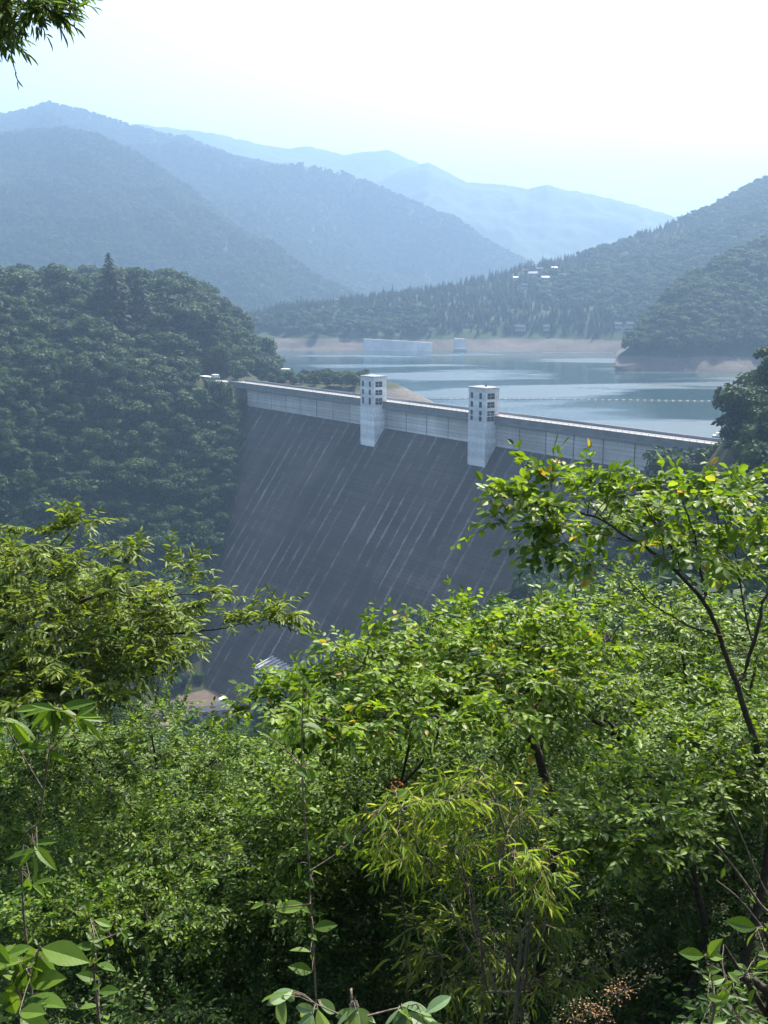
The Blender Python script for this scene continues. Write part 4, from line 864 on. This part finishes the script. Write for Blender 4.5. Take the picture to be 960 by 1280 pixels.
# bamboo clump
def bamboo():
    limbs = [[(640, 1240, 5.0, .010), (630, 1120, 4.95, .008), (615, 1030, 4.9, .006), (585, 960, 4.8, .004), (560, 945, 4.7, .002)]]
    for k, (a, b_, c, d_) in enumerate([(650, 1240, 660, 985), (620, 1240, 545, 985), (655, 1240, 690, 1010), (610, 1240, 500, 1010), (630, 1240, 610, 955), (660, 1240, 700, 1060), (605, 1240, 560, 1040), (640, 1240, 635, 1020)]):
        limbs.append([(a, b_, 5 + .03*k, .007), ((a*2+c)/3+4, (b_*2+d_)/3, 4.95, .005), ((a+c*2)/3, (b_+d_*2)/3 - 15, 4.9, .003), (c, d_, 4.7, .002)])
    return limbs
plant('bamboo_clump', 'yellow-green bamboo clump with hanging strap leaves in the lower middle', 'bamboo', (635, 5.1), bamboo(),
      [(555, 960), (600, 955), (660, 980), (695, 1015), (700, 1060), (705, 1110), (640, 1130), (570, 1110), (500, 1075), (455, 1050), (450, 1020), (520, 1000)], (4.5, 5.8), 60, 20, 7, ('strap', .08, .0125), G5, 307, spray=(.17, 7, .7, .9), n_obj=260, bark='bark_pale')
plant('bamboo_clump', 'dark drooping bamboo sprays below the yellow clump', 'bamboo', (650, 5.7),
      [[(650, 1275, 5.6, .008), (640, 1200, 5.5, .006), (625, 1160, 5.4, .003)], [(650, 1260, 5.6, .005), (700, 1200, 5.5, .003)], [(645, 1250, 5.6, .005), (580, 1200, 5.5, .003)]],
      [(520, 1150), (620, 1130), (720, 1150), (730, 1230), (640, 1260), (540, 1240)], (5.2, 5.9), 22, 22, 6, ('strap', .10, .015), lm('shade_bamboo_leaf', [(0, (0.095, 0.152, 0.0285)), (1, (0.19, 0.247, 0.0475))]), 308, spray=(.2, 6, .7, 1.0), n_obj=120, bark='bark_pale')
# right: layered sprays
plant('maple_sapling', 'layered pale green sprays of a sapling at right below the leaning stems', 'sapling', (880, 7.2),
      [[(880, 1200, 7.2, .03), (870, 1100, 7.1, .022), (850, 1020, 7.0, .014), (820, 960, 6.9, .006)], [(872, 1110, 7.1, .015), (790, 1030, 6.9, .008), (730, 1000, 6.8, .004)], [(860, 1060, 7, .015), (920, 960, 7, .008), (950, 900, 7, .004)]],
      [(715, 1000), (780, 960), (850, 905), (975, 880), (990, 960), (900, 1000), (850, 1050), (780, 1060), (720, 1050)], (7.2, 8.6), 150, 24, 11, ('ovate', .056, .028), G3, 309, dg=2.4, spray=(.28, 11, 1.0, .15), n_obj=200, flat=.15)
# dark understorey along the bottom
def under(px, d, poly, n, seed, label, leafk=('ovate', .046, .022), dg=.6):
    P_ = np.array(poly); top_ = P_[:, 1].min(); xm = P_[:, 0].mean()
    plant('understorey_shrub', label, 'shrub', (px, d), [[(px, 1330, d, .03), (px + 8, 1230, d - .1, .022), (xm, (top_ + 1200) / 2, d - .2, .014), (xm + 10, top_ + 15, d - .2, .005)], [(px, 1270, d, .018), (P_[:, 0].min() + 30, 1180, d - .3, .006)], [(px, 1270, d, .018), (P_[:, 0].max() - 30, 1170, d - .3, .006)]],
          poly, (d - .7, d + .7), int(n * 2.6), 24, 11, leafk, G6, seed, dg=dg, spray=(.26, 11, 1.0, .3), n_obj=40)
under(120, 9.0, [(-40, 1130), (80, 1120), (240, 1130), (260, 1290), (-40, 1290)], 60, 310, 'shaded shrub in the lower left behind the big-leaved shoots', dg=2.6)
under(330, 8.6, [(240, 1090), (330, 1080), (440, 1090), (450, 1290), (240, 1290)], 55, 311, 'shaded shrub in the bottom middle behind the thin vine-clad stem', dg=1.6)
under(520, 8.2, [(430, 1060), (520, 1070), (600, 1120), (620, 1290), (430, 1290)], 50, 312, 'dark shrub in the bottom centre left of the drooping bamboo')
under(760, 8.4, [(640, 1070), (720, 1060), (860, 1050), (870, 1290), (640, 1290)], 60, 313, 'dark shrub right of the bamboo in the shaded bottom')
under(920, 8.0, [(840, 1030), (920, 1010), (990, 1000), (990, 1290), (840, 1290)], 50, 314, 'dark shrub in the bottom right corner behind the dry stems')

under(960, 4.6, [(870, 1250), (990, 1225), (1000, 1300), (870, 1300)], 4, 315, 'low dark shrub in the very corner at bottom right', dg=.6)
# trees lower on the slope, between the near plants and the gorge
def slope_tree(px_, d, s, seed, label):
    x, y = (px_ - 480) / F * d, d; o = empty('slope_tree', (x, y, gz(x, y) - .2), seed); o.scale = (s, s, s); tag(o, label, 'tree'); mobj('trunk', TRB, o); return mobj('crown', FINE[seed % 3], o)
FINE = [crown_mesh(400 + k, 9.5, 4.6, 13, 2100, .1) for k in range(3)]
FP = [slope_tree(300, 26, .62, 0, 'slope tree seen through the gap left of centre below the near bush'), slope_tree(560, 30, .7, 1, 'slope tree behind the centre bush, seen through gaps'), slope_tree(820, 28, .66, 2, 'slope tree behind the right sapling, seen through gaps')]
gx, gy = np.meshgrid(np.arange(-24, 26, 3.4), np.arange(12.5, 52, 3.4)); gx = gx.ravel() + rng.uniform(-1.2, 1.2, gx.size); gy = gy.ravel() + rng.uniform(-1.2, 1.2, gx.size)
kk = (np.abs(gx) < gy * .42 + 3); gx, gy = gx[kk], gy[kk]
gsc = rng.uniform(.42, .62, len(gx)) * np.clip(gy / 22, .75, 1.15); qx, qy = proj(np.stack([gx, gy, height(gx, gy) + 9.3 * gsc], -1)); mg = 3.2 * gsc / gy * F
kk = ~((qx > 195 - mg) & (qx < 330 + mg) & (qy < 935)) & (qy > 800); gx, gy, gsc = gx[kk], gy[kk], gsc[kk]
scatter_group('slope_wood', 'dense leafy wood on the slope just below the near plants', np.vstack([np.stack([gx, gy, height(gx, gy) - .3], -1), mid_pts]), np.r_[gsc, mid_sc], FP)

# single large-leaved shoots close to the camera
def shoot(name, label, cat, root, stems, leaves, kind, mats, bark='bark_pale', r=.006, group=None):
    """leaves: rows of (px, py, d, length in px, angle on the picture in degrees, tilt)"""
    x0, y0 = (root[0] - 480) / F * root[1], root[1]; zg = gz(x0, y0); o = empty(name, (x0, y0, zg)); tag(o, label, cat, group); base = np.array([x0, y0, zg]); allp = []
    for k, S in enumerate(stems):
        P = np.array([at(*q) for q in S]); P = np.vstack([[x0, y0, zg - .15], P]) if k == 0 else P; C = catmull(P, 6); rad = np.linspace(r if k == 0 else r*.6, r * .3, len(C))
        if k: A_ = np.vstack(allp); C = np.vstack([A_[np.argmin(np.linalg.norm(A_ - C[0], axis=1))], C]); rad = np.r_[rad[0], rad]
        allp.append(C); V, Qd = tubes([np.c_[C, rad]], 6); mobj('stem' if k == 0 else 'twig', qmesh('stem', V - base, Qd, M[bark], True), o)
    A_ = np.vstack(allp); pos, ld, sd, nn, ln = [], [], [], [], []; st = []
    if kind == 'ovate' and name != 'dry_stems':
        ax_, ay_ = proj(A_); rs = np.random.default_rng(int(root[0] * 7 + 3)); avg = np.mean([q[3] for q in leaves]); vis_ = np.nonzero((ay_ < 1290) & (ax_ > -5))[0]
        for k in rs.choice(vis_, min(len(vis_), 26)):
            leaves = leaves + [(ax_[k] + rs.normal() * 7, ay_[k] + rs.normal() * 7, A_[k][1] + rs.normal() * .06, avg * rs.uniform(.4, .85), rs.uniform(-60, 240), rs.normal() * .5)]
    for (a, b_, d, lp, ang, tilt) in leaves:
        p = at(a, b_, d); an = R(ang); l = lp * d / F; f = np.array([math.cos(an), tilt, -math.sin(an)]); f = nrm(f); n_ = np.array([rng.normal() * .45, -.3 + rng.normal() * .4, .8]); s_ = nrm(np.cross(n_, f)); n_ = np.cross(f, s_)
        q = A_[np.argmin(np.linalg.norm(A_ - p, axis=1))]; st.append(np.array([[*q, .0018], [*((p + q) / 2 + np.array([0, 0, .01])), .0015], [*p, .0012]]))
        pos.append(p); ld.append(f); sd.append(s_); nn.append(n_); ln.append(l)
    V, Qd = tubes(st, 4); mobj('petioles', qmesh('petioles', V - base, Qd, M[bark]), o)['kind'] = 'stuff'
    ln = np.array(ln); wr = {'ovate': .5, 'lance': .3, 'strap': .14, 'oblong': .42}[kind]
    put_leaves(o, kind, np.array(pos), np.array(ld), np.array(sd), np.array(nn), ln, ln * wr, mats[0], mats[1], 400, rng)
    return o
def whorl(px, py, d, n, l, a0=0, a1=180, seed=0):
    r = np.random.default_rng(seed); return [(px + r.normal()*4, py + r.normal()*4, d + r.normal()*.05, l * r.uniform(.7, 1.15), a0 + (a1 - a0) * (k + .5) / n + r.normal() * 8, r.normal() * .4) for k in range(n)]
shoot('large_leaved_shoot', 'shoot with long pale leaves fanned at the left edge below the cherry-like tree', 'shoot', (20, 4.0), [[(30, 1150, 3.9), (50, 1020, 3.8), (62, 935, 3.7), (70, 890, 3.7)], [(55, 990, 3.8), (20, 930, 3.7), (5, 900, 3.7)], [(62, 940, 3.7), (95, 900, 3.65)]],
      whorl(70, 885, 3.7, 12, 48, -30, 200, 1) + whorl(95, 898, 3.65, 8, 42, -50, 90, 2) + whorl(10, 900, 3.7, 11, 48, -20, 200, 3) + whorl(62, 940, 3.7, 4, 40, -60, 220, 4) + whorl(45, 1060, 3.8, 5, 42, -40, 200, 5) + whorl(35, 1100, 3.85, 4, 42, -40, 200, 6), 'lance', G7)
shoot('large_leaved_shoot', 'broad-leaved shoot in the bottom left corner', 'shoot', (20, 3.2), [[(25, 1270, 3.15), (40, 1220, 3.1), (50, 1180, 3.1)], [(30, 1260, 3.1), (10, 1200, 3.1)]],
      [(52, 1185, 3.1, 72, 8, -.2), (45, 1190, 3.1, 55, 70, .3), (40, 1195, 3.1, 50, 120, 0), (30, 1200, 3.1, 55, 175, -.2), (20, 1215, 3.1, 60, 210, -.2), (40, 1230, 3.1, 60, -25, -.3), (30, 1250, 3.1, 70, -8, -.3), (15, 1255, 3.1, 60, 190, -.3), (10, 1205, 3.1, 50, 140, .2), (25, 1272, 3.1, 65, 20, -.4), (8, 1235, 3.1, 50, 80, .1)], 'ovate', G7)
shoot('large_leaved_shoot', 'thin pale stem with a few round bright leaves at lower left', 'shoot', (125, 3.6), [[(124, 1275, 3.5), (121, 1210, 3.5), (115, 1160, 3.5), (108, 1130, 3.5)], [(118, 1180, 3.5), (150, 1165, 3.5)]],
      [(108, 1135, 3.5, 22, 100, 0), (118, 1150, 3.5, 26, 20, 0), (116, 1165, 3.5, 26, -10, .2), (119, 1185, 3.5, 28, 190, 0), (121, 1205, 3.5, 30, 10, -.2), (122, 1225, 3.5, 32, 200, 0), (123, 1240, 3.5, 34, -15, -.2), (124, 1258, 3.5, 32, 185, -.2), (150, 1165, 3.5, 18, 10, 0)], 'ovate', G7)
shoot('vine_stem', 'tall thin stem with sparse heart-shaped leaves rising through the middle', 'sapling', (400, 4.6), [[(396, 1270, 4.5), (390, 1160, 4.5), (386, 1080, 4.4), (380, 1010, 4.4), (377, 950, 4.4), (378, 890, 4.4), (380, 850, 4.4)], [(379, 960, 4.4), (355, 935, 4.4), (330, 920, 4.4)], [(386, 1090, 4.4), (430, 1060, 4.4), (470, 1020, 4.4), (495, 990, 4.4)], [(388, 1130, 4.4), (345, 1135, 4.4)]],
      [(380, 850, 4.4, 24, 60, 0), (378, 862, 4.4, 26, 140, 0), (380, 880, 4.4, 30, -30, .1), (378, 895, 4.4, 32, 215, .1), (380, 905, 4.4, 26, 15, 0), (385, 1010, 4.4, 18, 20, 0), (372, 1080, 4.4, 24, 80, 0), (345, 1138, 4.4, 44, -12, 0), (385, 1065, 4.4, 20, -70, .2), (330, 1130, 4.4, 22, 160, .1), (388, 1190, 4.4, 30, 190, 0), (392, 1160, 4.4, 34, -10, 0), (390, 1215, 4.4, 36, 205, -.2), (330, 920, 4.4, 16, 150, 0)], 'ovate', G7)
shoot('serrated_shrub', 'low plant with long grey-green leaves at the bottom edge left of centre', 'shrub', (440, 3.0), [[(440, 1290, 2.95), (440, 1262, 2.9), (445, 1245, 2.9)], [(440, 1275, 2.9), (490, 1262, 2.9), (520, 1255, 2.9)], [(440, 1275, 2.9), (395, 1255, 2.9)]],
      whorl(445, 1260, 2.9, 7, 44, 10, 170, 11) + whorl(505, 1262, 2.9, 7, 46, -10, 150, 12) + whorl(390, 1262, 2.9, 6, 46, 20, 190, 13) + whorl(530, 1270, 2.9, 4, 40, -30, 60, 14) + whorl(360, 1240, 2.95, 5, 44, 40, 200, 15), 'oblong', lm('grey_leaf', [(0, (0.095, 0.171, 0.076)), (1, (0.19, 0.285, 0.133))], transl=.35))
shoot('dry_stems', 'long pale dry stems leaning in from the right edge', 'stems', (1010, 5.6), [[(985, 1180, 5.5), (950, 1130, 5.5), (910, 1075, 5.4), (870, 1030, 5.4), (860, 1015, 5.4)], [(975, 1190, 5.4), (930, 1130, 5.4), (895, 1100, 5.4)], [(985, 1160, 5.5), (955, 1110, 5.5), (920, 1030, 5.5), (900, 990, 5.5)]], [(905, 1085, 5.4, 16, 100, 0), (870, 1030, 5.4, 14, 150, 0), (935, 1120, 5.4, 16, 40, 0)], 'ovate', G7, r=.012)
shoot('bent_shoot', 'arching shoot with veined drooping leaves at the bottom right', 'shoot', (900, 3.5), [[(890, 1275, 3.4), (905, 1240, 3.4), (930, 1220, 3.4), (962, 1215, 3.4)], [(892, 1270, 3.4), (890, 1225, 3.4), (882, 1200, 3.4)], [(930, 1220, 3.4), (948, 1190, 3.4), (955, 1158, 3.4)]],
      [(880, 1195, 3.4, 36, 190, 0), (885, 1198, 3.4, 40, -70, -.2), (880, 1193, 3.4, 30, 10, 0), (945, 1160, 3.4, 44, 195, 0), (955, 1155, 3.4, 30, 40, 0), (945, 1193, 3.4, 24, 5, 0)], 'ovate', G7)
# twig with russet tips, and the pale flower heads at the bottom
M['russet'] = simple('russet_bud', (.22, .06, .02), .7, .3, 30); M['tan'] = simple('tan_flower', (.34, .2, .09), .8, .3, 30)
def heads(name, label, cat, root, tops, mt, rr_, n, spread):
    x0, y0 = (root[0] - 480) / F * root[1], root[1]; zg = gz(x0, y0); o = empty(name, (x0, y0, zg)); tag(o, label, cat); base = np.array([x0, y0, zg]); r = np.random.default_rng(int(root[0]))
    for (a, b_) in tops:
        e = at(a, b_, root[1]); C = catmull([base, (base + e) / 2 + np.array([r.normal()*.08, 0, .1]), e], 8); V, Qd = tubes([np.c_[C, np.linspace(.006, .0018, len(C))]], 5); mobj('stem', qmesh('stem', V - base, Qd, M['bark'], True), o)
        c = e + r.normal(size=(n, 3)) * spread; V, Qd = [], []
        cube = np.array([(-1, 0, 0), (0, -1, 0), (0, 0, 1), (0, 0, 1), (1, 0, 0), (0, 1, 0), (0, 0, -1), (0, 0, -1)]) * rr_
        oct_v = np.array([(-1, 0, 0), (1, 0, 0), (0, -1, 0), (0, 1, 0), (0, 0, -1), (0, 0, 1)]) * rr_; of = [(0, 2, 5), (2, 1, 5), (1, 3, 5), (3, 0, 5), (2, 0, 4), (1, 2, 4), (3, 1, 4), (0, 3, 4)]
        V = (c[:, None] + oct_v[None] * r.uniform(.6, 1.3, (n, 1, 1))).reshape(-1, 3); Qd = (np.array(of)[None] + (np.arange(n) * 6)[:, None, None]).reshape(-1, 3)
        h = mobj('flower_head', qmesh('flower_head', V - base, Qd, mt), o); h['kind'] = 'stuff'
        V, Qd = tubes([np.array([[*e, .0012], [*((e + q) / 2), .001], [*q, .0008]]) for q in c[::2]], 3); mobj('stalks', qmesh('stalks', V - base, Qd, M['bark']), o)['kind'] = 'stuff'
    return o
heads('russet_twig', 'thin twig tipped with russet buds left of the yellow bamboo', 'twig', (500, 5.0), [(495, 985)], M['russet'], .007, 34, .022)
heads('flowering_weed', 'weed with tan flower heads at the bottom edge right of centre', 'weed', (745, 3.4), [(735, 1262), (715, 1272), (780, 1238), (752, 1268), (768, 1244)], M['tan'], .004, 46, .022)
# branch hanging in at the top left
plant('overhanging_tree', 'branch tip of narrow dark leaves hanging into the top left corner', 'tree', (-330, 5.2),
      [[(-330, 700, 5.2, .07), (-320, 300, 5.2, .06), (-280, 0, 5.2, .045), (-200, -90, 5.2, .03), (-110, -60, 5.2, .018), (-30, -20, 5.2, .009), (40, -5, 5.2, .004)], [(-110, -60, 5.2, .012), (-50, -10, 5.2, .007), (-5, 25, 5.2, .003)]],
      [(-60, -40), (70, -45), (75, -5), (55, 10), (20, 25), (-10, 35), (-60, 40)], (4.9, 5.5), 26, 22, 8, ('lance', .062, .014), lm('willow_leaf', [(0, (0.038, 0.0855, 0.0228)), (1, (0.114, 0.19, 0.038))]), 330, tips=[(-10, 40, 5.2, 14), (5, 45, 5.2, 12), (25, 22, 5.2, 16), (45, 12, 5.2, 14), (62, 15, 5.2, 12), (70, 0, 5.2, 12)], spray=(.15, 9, .6, .5), n_obj=90)

# ---------------------------------------------------------------- air
hm = bpy.data.materials.new('haze_air'); hm.use_nodes = True; t = hm.node_tree
t.nodes.remove(t.nodes['Principled BSDF']); pv = t.nodes.new('ShaderNodeVolumePrincipled')
pv.inputs['Color'].default_value = (*HAZE_COLOR, 1); pv.inputs['Density'].default_value = HAZE_DENSITY; pv.inputs['Anisotropy'].default_value = HAZE_ANISO
t.links.new(pv.outputs[0], t.nodes['Material Output'].inputs['Volume'])
b = MB(); b.box(-5800, 5800, -1000, 8700, -166, 1010); hz = b.build('haze', hm); tag(hz, 'pale blue summer haze filling the valley air', 'haze', kind='stuff')
